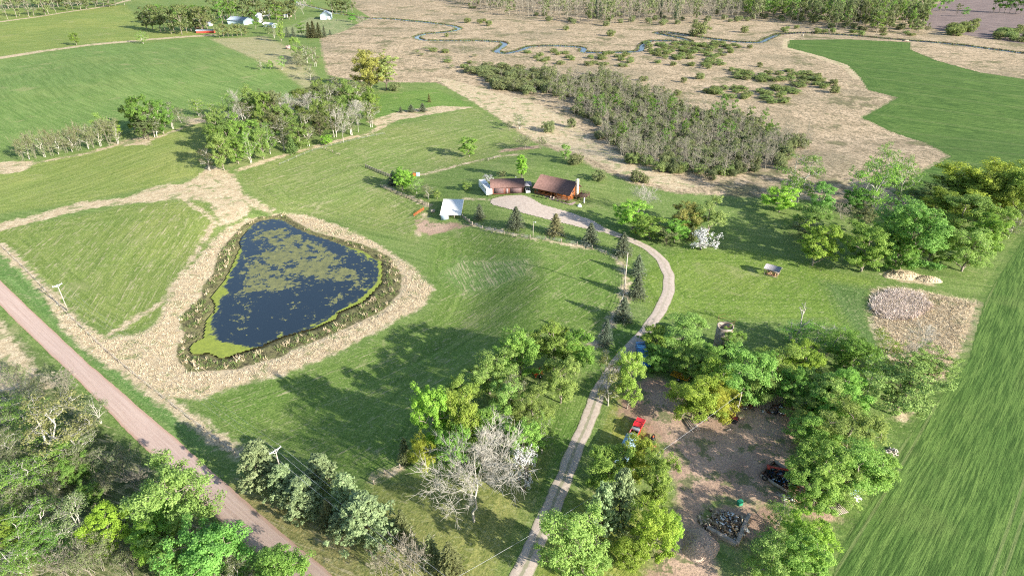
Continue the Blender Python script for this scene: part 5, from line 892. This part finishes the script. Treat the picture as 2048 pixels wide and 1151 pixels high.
for y in (-.68, .68): m = MB(); m.box((2.97, y, .98), (.08, .34, .2)); part(m, 'headlight', 'white', t); m = MB(); m.box((.95, y * 1.5, 1.4), (.12, .22, .18)); part(m, 'mirror', 'red', t)
m = MB(); m.box((3.02, 0, .62), (.12, 1.8, .22)); part(m, 'bumper', 'metal', t); vehicle_wheels(t, (-1.75, 1.95), .8, .4)
# ---- pale blue box trailer behind it
A_, B_ = W(1262, 887), W(1243, 925); rz = math.atan2(A_[1] - B_[1], A_[0] - B_[0]); c = empty('box_trailer', Vector(A_), rz, label='pale blue gabled box trailer behind the red pickup, half under the tree', cat='trailer')
m = MB(); m.prism([(-1.15, .5), (1.15, .5), (1.15, 2.5), (0, 3.1), (-1.15, 2.5)], -7, 0, 'x'); part(m, 'body', 'pale_blue', c); m = MB(); m.prism([(-1.2, 2.5), (0, 3.16), (1.2, 2.5), (0, 3.08)], -.1, .04, 'x'); m.box((0.02, -1.15, 1.5), (.08, .08, 2)); m.box((.02, 1.15, 1.5), (.08, .08, 2)); part(m, 'frame', 'white', c)
vehicle_wheels(c, (-3, -4), 1.1, .36); m = MB(); m.bar((0, .4, .5), (1.4, 0, .5), .1); m.bar((0, -.4, .5), (1.4, 0, .5), .1); part(m, 'hitch', 'black', c)
# ---- flat trailer with brown deck and black drawbar
A_, B_ = W(1308, 868), W(1302, 893); rz = math.atan2(A_[1] - B_[1], A_[0] - B_[0]); c = empty('flatbed_trailer', Vector(B_), rz, label='brown plank flatbed trailer with long black drawbar frame beside the red pickup', cat='trailer')
m = MB(); m.box((-1.3, 0, .75), (3.6, 2.1, .12)); part(m, 'deck', 'deck_brown', c); m = MB(); m.bar((.5, .9, .6), (3.4, .05, .55), .16); m.bar((.5, -.9, .6), (3.4, -.05, .55), .16); m.bar((1.4, -.6, .6), (1.4, .6, .6), .12); m.bar((2.3, -.35, .6), (2.3, .35, .6), .12); m.box((.6, 0, .8), (.2, 2, .4)); part(m, 'drawbar', 'black', c)
m = MB(); m.box((1.6, 0, .95), (.7, .6, .5)); part(m, 'winch', 'black', c); m = MB(); m.tube([(1.9, 0, 1.1), (1.9, 0, 1.35)], .22, 10); part(m, 'fuel_cap', 'orange', c); vehicle_wheels(c, (-1.4,), 1.15, .38)
# ---- blue stock trailer at the driveway
A_, B_ = W(1292, 742), W(1279, 700); rz = math.atan2(B_[1] - A_[1], B_[0] - A_[0]); Lb = float(np.hypot(*(B_ - A_)[:2])); c = empty('blue_truck', Vector(A_), rz, label='blue long bodied truck half hidden by trees beside the driveway', cat='truck')
m = MB(); m.box((1.1, 0, 1.1), (2.2, 2.1, 1.3)); m.prism([(2.2, 1.2), (3.9, 1.2), (3.9, 2.3), (2.6, 2.35)], -1, 1, 'y'); part(m, 'cab', 'blue', c, bevel=.08); m = MB(); m.prism([(2.1, 1.7), (2.52, 2.32), (2.56, 2.34), (2.2, 1.72)], -.85, .85, 'y'); m.box((3.1, 1.01, 1.95), (.9, .04, .5)); m.box((3.1, -1.01, 1.95), (.9, .04, .5)); part(m, 'windscreen', 'glass', c)
m = MB(); m.box((Lb / 2 + 2.1, 0, 1.6), (Lb - 3.2, 2.2, 1.6)); part(m, 'cargo_box', 'blue', c, bevel=.05); k = 4.4
m = MB()
while k < Lb + .2: m.box((k, 0, 2.42), (.12, 2.25, .1)); k += .9
part(m, 'rib', 'black', c); vehicle_wheels(c, (1, Lb - 1), 1, .42)
# ---- yellow implement
A_, B_ = W(1343, 751), W(1377, 763); rz = math.atan2(B_[1] - A_[1], B_[0] - A_[0]); Lb = float(np.hypot(*(B_ - A_)[:2])); c = empty('hay_rake', Vector(A_), rz, label='yellow slatted farm implement lying under the trees beside the yard', cat='implement')
m = MB()
for y in (-.9, -.3, .3, .9): m.box((Lb / 2, y, .9), (Lb, .12, .14))
k = 0
while k <= Lb: m.box((k, 0, .97), (.12, 2.0, .1)); k += .8
part(m, 'frame', 'yellow', c); vehicle_wheels(c, (Lb * .5,), 1.1, .4); m = MB(); m.bar((-1.6, 0, .7), (0, 0, .9), .12); part(m, 'hitch', 'black', c)
# ---- orange machine under the grove
P = W(1076, 752); c = empty('orange_machine', Vector(P), .6, label='rusty orange farm machine among the trees of the central grove', cat='machine'); m = MB(); m.box((0, 0, 1.0), (2.6, .3, .3)); m.box((0, .8, 1.0), (2.2, .2, .25)); m.bar((-1.2, -.6, .6), (1.3, .9, 1.7), .18); m.bar((1.1, -.6, .6), (-1.0, .9, 1.7), .18); part(m, 'frame', 'orange', c); vehicle_wheels(c, (0,), .9, .45)
# ---- long beams, pipes and lumber
def stack(name, mat, A, B, n, gap, th, label, cat, jitter=.25, z=.12):
    a, b = W(*A), W(*B); d = (b - a)[:2]; L = float(np.hypot(*d)); o = empty(name, Vector(a), math.atan2(d[1], d[0]), label=label, cat=cat)
    for k in range(n):
        m = MB(); m.box((L / 2 + rnd.uniform(-jitter, jitter), (k - n / 2) * gap, z + (k % 2) * th * .6), (L * rnd.uniform(.85, 1.0), th, th), rnd.uniform(-.03, .03)); part(m, 'beam', mat, o)
stack('beam_stack', 'wood_grey', (1375, 838), (1395, 862), 5, .45, .22, 'row of long grey beams laid on the ground at the yard edge', 'lumber'); stack('beam_stack', 'wood_grey', (1409, 833), (1402, 847), 2, .4, .2, 'two short grey beams right of the long beams', 'lumber')
stack('steel_rack', 'red_dull', (1443, 822), (1478, 838), 5, .4, .28, 'faded red steel bars piled at the foot of the light pole', 'scrap', .6, .4); stack('steel_rack', 'black', (1448, 836), (1476, 843), 4, .4, .3, 'dark steel bars in front of the faded red bars', 'scrap', .6, .25)
P = W(1481, 836); m = MB(); m.box((0, 0, .5), (1.5, 1.0, .5), .4); x_ = part(m, 'crate', 'wood_new', None, bevel=.03); x_.location = P; tag(x_, 'tan wooden crate at the foot of the light pole', 'crate')
P = W(1448, 790); m = MB(); m.box((0, 0, .6), (3.5, .9, .9), -1.0); m.box((.2, -.4, 1.2), (1.6, .7, .4), -1.0); x_ = part(m, 'tractor_loader', 'black', None, bevel=.08); x_.location = P; tag(x_, 'dark machine half hidden beside the yellow green tree', 'machine')
stack('log', 'bark_pale' if False else 'wood_grey', (1448, 861), (1463, 857), 1, .3, .28, 'single weathered log lying on the dirt yard', 'log')
# ---- open scrap pen
a, b = W(1520, 952), W(1596, 1000); d = (b - a)[:2]; rz = math.atan2(d[1], d[0]); L = float(np.hypot(*d)); c = empty('scrap_pen', Vector(a), rz, label='low walled pen full of black scrap at the edge of the dirt yard', cat='pen')
m = MB(); m.box((L / 2, 0, .35), (L, .3, .7)); part(m, 'front_wall', 'concrete', c); m = MB(); m.box((0, 2.6, .4), (.3, 5.2, .8)); part(m, 'side_wall', 'wood_dark', c); m = MB(); m.box((L / 2, 5.2, .5), (L, .25, 1)); part(m, 'back_wall', 'wood_grey', c); m = MB(); m.box((L * .84, 3.6, 2.3), (L * .34, 3.2, .15), tilt=(.1, .05)); rf_ = part(m, 'roof', 'deck_brown', c)
for x in (L * .68, L - .1): m = MB(); m.box((x, 2.2, 1.1), (.16, .16, 2.3)); part(m, 'post', 'wood_dark', rf_)
Mx = c.matrix_basis
def heap(name, mats, n, cx, cy, rx, ry, hz, base, rzb, size, label, cat, group=None):
    mb = {k: MB() for k in mats}
    for i in range(n):
        t_, r_ = rnd.uniform(0, 6.28), rnd.random() ** .5; m = mb[mats[rnd.randrange(len(mats))]]; s_ = rnd.uniform(.4, 1.3) * size
        m.box((cx + math.cos(t_) * r_ * rx, cy + math.sin(t_) * r_ * ry, .1 + hz * (1 - r_ * r_) * rnd.uniform(.6, 1)), (s_ * rnd.uniform(.5, 2.2), s_ * rnd.uniform(.3, .8), s_ * rnd.uniform(.2, .7)), rnd.uniform(0, 3.14), tilt=(rnd.uniform(-.5, .5), rnd.uniform(-.5, .5)))
    V = []; F = []; mi = []; n = 0
    for i, k in enumerate(mats):
        v = np.concatenate(mb[k].V); f = np.array(mb[k].F[4]); V.append(v); F.append(f + n); mi += [i] * len(f); n += len(v)
    o = mk(name, np.concatenate(V), [np.concatenate(F)], mats=[M[k] for k in mats], midx=mi); o.location = base; o.rotation_euler = (0, 0, rzb); return tag(o, label, cat, group, 'stuff')
heap('scrap_heap', ['black', 'black', 'rust', 'wood_dark', 'blue', 'metal', 'tyre'], 170, L * .42, 2.6, L * .38, 2.2, .9, c.location, rz, .5, 'tangled black and rusty scrap filling the low walled pen', 'scrap')
for i, (px, py) in enumerate(((1528, 962), (1536, 950), (1549, 957))): m = MB(); m.tube([(math.cos(t_ * .5236) * .45, math.sin(t_ * .5236) * .45, 0) for t_ in range(13)], .16, 6, False); q = part(m, 'old_tyre', 'tyre', None); q.location = Vector(W(px, py)) + Vector((0, 0, .9)); q.rotation_euler = (.2, .3 * i, 0); tag(q, ['black tyre nearest the left wall of the scrap pen', 'black tyre topmost in the scrap pen', 'black tyre in the middle of the scrap pen'][i], 'tyre', 'old tyres in the scrap pen')
P = W(1555, 946); m = MB(); m.bar((-1.8, 0, 1.3), (1.8, 0, 1.5), .3); m.box((-1.9, 0, 1.2), (.6, .9, .5)); q = part(m, 'loader_boom', 'red_dull', None); q.location = P; q.rotation_euler = (0, 0, -.3); tag(q, 'dark red loader boom lying across the scrap pen', 'boom')
# ---- pallets and stored sheets at the field edge
def pallet(px, py, nx, rz, mat, label, layers=1, size=1.2):
    P = W(px, py); o = empty('pallet_stack' if layers > 1 else 'pallet', Vector(P), rz, label=label, cat='pallet', group='pallets at the field edge')
    for l in range(layers):
        m = MB()
        for k in range(7): m.box(((k - 3) * size / 6.5, 0, .14 + l * .15), (size * .09, size * nx, .03))
        for k in (-1, 0, 1): m.box((0, k * size * nx * .46, .07 + l * .15), (size, .1, .1))
        part(m, 'pallet_deck', mat, o)
pallet(1672, 1013, 1.5, .3, 'wood_grey', 'widest grey pallet lying nearest the camera at the field edge', 1, 2.4); pallet(1702, 1005, 1, .1, 'wood_grey', 'stack of grey pallets right of the widest pallet', 5, 1.3); pallet(1684, 992, 1, -.2, 'wood_grey', 'brownish pallet lying left of the long white boards', 2, 1.5); pallet(1597, 1005, 1.2, -.5, 'wood_new', 'tan pallet beside the low wall of the scrap pen', 2, 1.6)
stack('board_stack', 'white', (1698, 988), (1720, 999), 6, .28, .22, 'pile of long white boards at the field edge', 'boards', .3, .15); P = W(1703, 978); m = MB(); m.box((0, 0, .4), (4, 2.6, .12), .35, tilt=(.08, 0)); q = part(m, 'metal_sheet', 'pale_blue', None); q.location = P; tag(q, 'stack of pale green blue corrugated sheets under the trees', 'metal sheets')
stack('board_stack', 'concrete', (1553, 985), (1568, 994), 3, .3, .2, 'grey boards against the scrap pen wall', 'boards', .3, .12); heap('scrap_heap', ['wood_grey', 'wood_new', 'metal', 'white'], 30, 0, 0, 2.2, .8, .3, W(1582, 999), -.5, .5, 'scattered planks and scrap beside the scrap pen wall', 'scrap')
heap('scrap_heap', ['wood_grey', 'rust', 'metal', 'black', 'wood_new'], 70, 0, 0, 5.5, 1.2, .5, W(1480, 812), -.25, .5, 'scrap and lumber strewn along the tree edge of the yard', 'scrap')
heap('scrap_heap', ['metal', 'white', 'pale_blue', 'wood_grey'], 60, 0, 0, 3.5, 2.6, .6, W(1690, 965), .2, .6, 'pale scrap stored beneath the trees by the field', 'scrap')
heap('scrap_heap', ['wood_dark', 'rust', 'black', 'metal'], 60, 0, 0, 3.2, 1.6, .6, W(1560, 820), .5, .5, 'dark scrap in the shade behind the dirt yard', 'scrap')
# ---- wood pile, low concrete walls, green bin, gravel heaps
heap('rubble_pile', ['wood_new', 'wood_new', 'firewood', 'wood_grey', 'wood_grey', 'wood_new', 'straw', 'metal', 'white', 'wood_new'], 300, 0, 0, 3.6, 3.0, 1.1, W(1457, 1050), .2, .45, 'pile of broken boards and pale rubble inside the low concrete walls', 'rubble'); heap('rubble_pile', ['wood_dark', 'wood_grey', 'straw'], 150, 0, 0, 3.5, 3.5, .5, W(1437, 1045), .2, .4, 'dull brown debris left of the pale rubble pile', 'rubble')
for A, B, lb in (((1498, 1030), (1473, 1090), 'low concrete wall right of the rubble pile'), ((1473, 1091), (1413, 1057), 'low concrete wall below the rubble pile')):
    a, b = W(*A), W(*B); m = MB(); m.box((0, 0, .3), (float(np.hypot(*(b - a)[:2])), .7, .9)); q = part(m, 'concrete_wall', 'concrete', None, bevel=.05); q.location = (a + b) / 2; q.rotation_euler = (0, 0, math.atan2(b[1] - a[1], b[0] - a[0])); tag(q, lb, 'wall')
P = W(1479, 1008); c = empty('green_bin', Vector(P), .3, label='small green plastic bin on the bare ground above the rubble pile', cat='bin'); m = MB(); m.box((0, 0, .45), (.9, .7, .9)); part(m, 'body', 'green_box', c, bevel=.04); m = MB(); m.box((0, 0, .94), (1.0, .8, .1)); part(m, 'lid', 'green_box', c, bevel=.02)
def mound(name, px, py, r, hgt_, mat, label, cat, seed, asp=1.0, rz=0, amp=.12, kind='stuff'):
    R = np.random.RandomState(seed); n = 56; gx, gy = np.meshgrid(np.linspace(-1.15, 1.15, n), np.linspace(-1.15, 1.15, n)); rr = np.hypot(gx, gy); a = np.arctan2(gy, gx); e = 1 + .1 * np.sin(2 * a + seed) + .06 * np.sin(5 * a + seed * 2); q = np.clip(1 - rr / e, 0, 1)
    z = hgt_ * (1 - (1 - q) ** 1.5) * (q > 0); z = z + amp * R.normal(0, 1, z.shape) * np.minimum(q * 4, 1) * .35; P = W(px, py); V = np.c_[gx.ravel() * r * asp, gy.ravel() * r, z.ravel() - .06 - .3 * (q.ravel() <= 0)]; ix = np.arange(n * n).reshape(n, n)
    o = mk(name, V, [np.stack([ix[:-1, :-1], ix[:-1, 1:], ix[1:, 1:], ix[1:, :-1]], -1).reshape(-1, 4)], M[mat], smooth=True); o.location = P; o.rotation_euler = (0, 0, rz); return tag(o, label, cat, kind=kind)
mound('gravel_heap', 1402, 1083, 3.0, 1.9, 'gravel', 'larger reddish gravel heap beside the dirt yard track', 'gravel heap', 3, 1.1, -.5); mound('gravel_heap', 1390, 1098, 2.4, 1.9, 'gravel', 'smaller rounded gravel heap nearest the camera', 'gravel heap', 5, 1.05)
mound('brush_heap', 1807, 551, 3.2, 1.0, 'straw', 'brown heap of dead grass below the right grove', 'brush heap', 8, 1.8, 0, .4); mound('brush_heap', 1857, 559, 2.4, 1.1, 'straw', 'small heap of pale dead grass right of the larger heap', 'brush heap', 9, 1.6, 0, .4)
heap('brush_pile', ['wood_grey', 'bark_pale' if 'bark_pale' in M else 'wood_grey'], 60, 0, 0, 1.6, 1.0, .5, W(1781, 905), 0, .5, 'little pile of pale brush on the crop field edge', 'brush pile')
mound('boulder', 1159, 412, .9, 1.1, 'white', 'pale rounded boulder beside the patio corner', 'boulder', 4, 1.1, 0, .03, 'thing')
P = W(1168, 406); c = empty('wellhead_statue', Vector(P), 0, label='slim white figure statue on the lawn beside the patio', cat='statue'); m = MB(); m.tube([(0, 0, 0), (0, 0, .3)], [.45, .4], 10); part(m, 'plinth', 'concrete', c); m = MB(); m.tube([(0, 0, .3), (0, 0, .8), (0, 0, 1.5), (0, 0, 1.9), (.02, 0, 2.05), (.02, 0, 2.25), (.02, 0, 2.4)], [.38, .3, .26, .3, .12, .16, .06], 12); part(m, 'figure', 'white', c, smooth=True)
# foundation shrubs and stones
for i in range(9):
    f = i / 8; px, py = 1071 + 64 * f, 393 + 13.5 * f
    if .42 < f < .52: continue
    P = W(px, py); put('bush', P, .8 + .3 * rnd.random(), 1.1, f'{ORD[i + 1] if i else "first"} low green shrub from the left along the porch front', 'shrub', 'shrubs along the porch front', False, (1, 1.1, .9))
put('scrub', W(1141, 406), 1.3, 2.2, 'brown twiggy shrub at the right porch corner', 'shrub', None, False)
# ---- utility poles and wires
def pole(name, top, H, label, arm=0, arz=0, base=None, r=.16, lamp=False):
    P = W(*(base or top)); 
    if base is None:
        for _ in range(30): x_, y_, z = PR(P + [0, 0, H]); P = W(PR(P)[0] + (top[0] - x_), PR(P)[1] + (top[1] - y_))
    else:
        for _ in range(20): x_, y_, z = PR(P + [0, 0, H]); H *= 1 + (y_ - top[1]) / (PR(P)[1] - y_ + 1e-6) * .9
    o = empty(name, Vector(P), arz, label=label, cat='pole'); m = MB(); m.tube([(0, 0, -.3), (0, 0, H)], [r, r * .65], 8); part(m, 'shaft', 'pole', o); tops = []
    if arm:
        m = MB(); m.box((0, 0, H - .35), (arm, .14, .14)); m.bar((-arm * .3, 0, H - .38), (0, 0, H - 1.1), .07); m.bar((arm * .3, 0, H - .38), (0, 0, H - 1.1), .07); part(m, 'crossarm', 'white' if arm > 2 else 'pole', o)
        for k in (-.45, 0, .45):
            m = MB(); m.tube([(k * arm, 0, H - .28), (k * arm, 0, H - .02)], .06, 6); part(m, 'insulator', 'white', o); tops.append(Vector(P) + Vector((k * arm * math.cos(arz), k * arm * math.sin(arz), H)))
    if lamp: m = MB(); m.bar((0, 0, H - .1), (.6, -.3, H), .08); m.box((.7, -.35, H - .05), (.45, .3, .22)); part(m, 'lamp_head', 'white', o)
    return o, Vector(P), H, tops
rd = (W(560, 1151) - W(0, 611))[:2]; ra = math.atan2(rd[1], rd[0]); aa = ra + math.pi / 2
_, p1, h1, t1 = pole('utility_pole', (113, 568), 10, 'grey utility pole with crossarm beside the gravel road and triangular field', 2.6, aa, base=(136, 621))
_, p2, h2, t2 = pole('utility_pole', (550, 897), 10, 'utility pole with white crossarm rising out of the roadside pines', 2.6, aa)
p3 = pole('utility_pole', (1256.5, 505), 12, 'tall grey pole standing at the fence inside the driveway curve', 0, 0, base=(1247, 590), r=.2)
p4 = pole('utility_pole', (1483, 783), 8, 'thin pale pole standing at the edge of the dirt yard', 0, 0, base=(1471, 838), r=.12)
p5 = pole('yard_light', (1066, 443), 7, 'slim yard light pole between two spruces below the parking area', 0, 0, base=(1066, 475), r=.12, lamp=True)
def wire(a, b, sag, label, group, rad=.02):
    m = MB(); a = Vector(a); b = Vector(b); pts = [a.lerp(b, k / 24) - Vector((0, 0, 4 * sag * (k / 24) * (1 - k / 24))) for k in range(25)]; m.tube(pts, rad, 4); tag(part(m, 'power_line', 'wire', None), label, 'power line', group)
dirv = Vector((p2.x - p1.x, p2.y - p1.y, 0)).normalized()
nx_ = [v + dirv * 62 for v in t2]
for i, (a, b, c_) in enumerate(zip(t1, t2, nx_)): wire(a, b, 1.6, 'thin wire strung between the two roadside utility poles', 'wires between the roadside poles', .011); wire(b, c_, 1.0, 'thin wire running from the pine row pole out of the picture', 'wires leaving the pine row pole')
P4 = Vector(p4[1]) + Vector((0, 0, p4[2])); E = Vector(W(860, 1260)) + Vector((0, 0, 9)); wire(P4, E, 2.5, 'long sagging wire crossing the yard and driveway from the pale pole', None)
P3 = Vector(p3[1]) + Vector((0, 0, p3[2])); wire(P3, Vector(p5[1]) + Vector((0, 0, p5[2] - .3)), 1.2, 'thin wire from the tall pole to the yard light', None)
# ---- fences: posts and rails
def fence(name, pts, label, gap=5.0, ph=1.3, rails=(.9,), pr=.09, rr=.05, mat='wood_grey', cat='fence', solid=False):
    Pw = smooth_line(WP(pts), 60) if len(pts) > 2 else WP(pts); d = np.r_[0, np.cumsum(np.hypot(*np.diff(Pw, axis=0).T))]; n = max(2, int(d[-1] / gap) + 1); k = np.linspace(0, d[-1], n); X_ = np.interp(k, d, Pw[:, 0]); Y_ = np.interp(k, d, Pw[:, 1]); o = empty(name, Vector((X_[0], Y_[0], float(hgt(X_[0], Y_[0])))), 0, label=label, cat=cat); O = o.location
    pt = [Vector((x, y, float(hgt(x, y)))) - O for x, y in zip(X_, Y_)]
    for p in pt: m = MB(); m.box((p.x, p.y, p.z + ph / 2), (pr * 2, pr * 2, ph * rnd.uniform(.9, 1.1)), rnd.uniform(0, 1), tilt=(rnd.uniform(-.05, .05), rnd.uniform(-.05, .05))); part(m, 'post', mat, o)
    m = MB()
    for r in rails:
        for a, b in zip(pt[:-1], pt[1:]): m.bar(a + Vector((0, 0, r)), b + Vector((0, 0, r)), rr)
    part(m, 'rail', mat if rr > .04 else 'wire', o); return o
fence('plank_fence', [(731, 335), (780, 355)], 'short grey plank fence left of the hedge row', 1.6, 1.7, (.3, .6, .9, 1.2, 1.5), .1, .13); fence('post_fence', [(762, 375), (800, 390), (857, 412)], 'wooden fence from the hedge row to the white roofed shed', 3.2, 1.4, (.4, .8, 1.2), .1, .1)
fence('paddock_fence', [(925, 436), (945, 451)], 'short plank fence at the corner of the white roofed shed', 2, 1.6, (.4, .8, 1.2), .13, .13); fence('gate', [(828, 433), (848, 420)], 'rusty orange field gate left of the white roofed shed', 6, 1.2, (.25, .5, .75, 1.0, 1.2), .05, .07, 'orange', 'gate')
fence('wire_fence', [(945, 452), (978, 462), (1012, 470), (1048, 479), (1092, 479), (1130, 486), (1148, 488), (1190, 499), (1224, 513), (1242, 527), (1252, 548), (1249, 590), (1241, 617), (1226, 640), (1205, 668)], 'long post and wire fence below the row of spruces', 5.5, 1.5, (.5, .9, 1.3), .1, .03)
fence('wire_fence', [(0, 490), (60, 548), (137, 630), (215, 705), (300, 775), (385, 842), (470, 907)], 'post and wire fence between the gravel road and the fields', 6, 1.2, (.5, .9), .07, .03); fence('post_fence', [(748, 968), (765, 950), (800, 936)], 'short leaning post fence below the central grove', 3, 1.3, (.9,), .1, .06)
fence('wire_fence', [(560, 330), (620, 304), (700, 283), (770, 268)], 'post and wire fence below the wood between the left fields', 5, 1.2, (.5, .9), .08, .03); fence('post_fence', [(976, 322), (1000, 314)], 'short rail fence in the field above the garage', 4, 1.3, (.6, 1.1), .1, .08); fence('wire_fence', [(652, 300), (680, 311)], 'short gate and rail below the wood edge', 5, 1.3, (.6, 1.1), .12, .07)
P = W(836, 352); c = empty('goat_hut', Vector(P), 0, label='small grey panelled box beside the hedge row', cat='hut'); m = MB(); m.box((0, 0, .8), (1.5, .9, 1.7)); part(m, 'body', 'grey_wall', c, bevel=.03); m = MB(); m.box((-1.6, 0, .7), (1.2, .7, 1.3)); part(m, 'side_box', 'orange', c, bevel=.03)
P = W(866, 424); m = MB(); m.box((0, 0, .4), (1.5, 1.2, .7)); m.box((0, 0, .85), (1.6, 1.3, .1)); q = part(m, 'feed_trough', 'wood_grey', None, bevel=.03); q.location = P; tag(q, 'small grey feed trough in the shadow of the shed', 'trough')
# ================================================================ GROUND COVER (uncounted)
def tufts(name, pts, mats, h, wdt, blades, label, lean=.45):
    """pts (n,3); blades of grass as narrow upright triangles"""
    R = np.random.RandomState(len(pts)); n = len(pts); N = n * blades; P = np.repeat(pts, blades, 0) + np.c_[R.normal(0, wdt, (N, 2)), np.zeros(N)]; hs = h * R.uniform(.5, 1.2, N); a = R.uniform(0, 6.28, N); ww = h * R.uniform(.05, .13, N) + .03
    dx = np.c_[np.cos(a), np.sin(a), np.zeros(N)] * ww[:, None]; t_ = P + np.c_[R.normal(0, lean, (N, 2)) * hs[:, None], hs]; V = np.stack([P - dx, P + dx, t_ + dx * .3], 1).reshape(-1, 3); F = np.arange(N * 3).reshape(N, 3); mi = np.repeat(R.randint(0, len(mats), n), blades)
    return tag(mk(name, V, [F], mats=[M[k] for k in mats], midx=mi), label, name.replace('_', ' '), kind='stuff')
def inside_pts(poly, n, seed, hole=None, pad=0.0):
    R = np.random.RandomState(seed); P = WP(poly); x = R.uniform(P[:, 0].min(), P[:, 0].max(), n); y = R.uniform(P[:, 1].min(), P[:, 1].max(), n); s_ = sdpoly(x, y, P, 30); k = s_ > pad
    if hole is not None: k &= sdpoly(x, y, WP(hole), 30) < 0
    x, y = x[k], y[k]; return np.c_[x, y, hgt(x, y) - .25]
cp = inside_pts(PP['reed'], 30000, 1, PP['pond']); cn = np.sin(cp[:, 0] * .9 + np.sin(cp[:, 1] * .5) * 2) + np.sin(cp[:, 1] * .8 + np.sin(cp[:, 0] * .37) * 2.5); cn = cn + .8 * np.sin(cp[:, 0] * .23 + 1) * np.sin(cp[:, 1] * .19); cp = cp[(cn > -.4) & (np.random.RandomState(5).uniform(0, 1, len(cp)) < .62)]
tufts('cattails', cp[::2], ['reed_green', 'leaf_olive', 'reed_green', 'leaf_olive', 'straw'], .75, .3, 8, 'clumps of green and straw coloured cattails ringing the pond', .6)
tufts('cattails', cp[1::9], ['tan_stalk', 'straw', 'reed_green'], 1.05, .25, 9, 'taller bleached cattail clumps scattered through the pond rim', .4)
tufts('dry_grass', inside_pts(tanP, 26000, 2, PP['reed']), ['tan_stalk', 'tan_stalk', 'straw'], .7, .35, 6, 'flattened bleached grass surrounding the pond', 1.5)
tufts('dead_reeds', inside_pts([(1742, 600), (1765, 582), (1810, 578), (1850, 590), (1868, 615), (1840, 635), (1800, 645), (1760, 635), (1742, 620)], 3400, 3), ['reed_pale', 'reed_pale', 'reed_pale', 'tan_stalk', 'wood_grey'], 1.15, .5, 14, 'tall pale dead reeds in a round patch on the dry grass', .6)
tufts('dry_grass', inside_pts([(1742, 578), (1800, 572), (1880, 588), (1952, 603), (1930, 690), (1890, 760), (1840, 765), (1800, 740), (1760, 690), (1742, 640)], 7000, 4), ['tan_stalk', 'straw'], .75, .4, 6, 'bleached grass around the dead reed patch', 1.5)
# bank grass along the river
R = np.random.RandomState(9); k = R.randint(1, len(rl) - 1, 5200); sd_ = np.where(R.uniform(0, 1, len(k)) < .85, 1, -1); tg = rl[k] - rl[k - 1]; tg /= np.hypot(*tg.T)[:, None]; nn_ = np.c_[-tg[:, 1], tg[:, 0]]; nn_ *= np.sign(nn_[:, 1:2] + 1e-6); q = rl[k] + nn_ * (sd_ * R.uniform(2.8, 4.2, len(k)))[:, None]
tufts('bank_grass', np.c_[q, hgt(q[:, 0], q[:, 1])], ['reed_green', 'wood_dark', 'leaf_olive'], 1.2, .5, 9, 'dark rough grass along the banks of the winding river', .3)
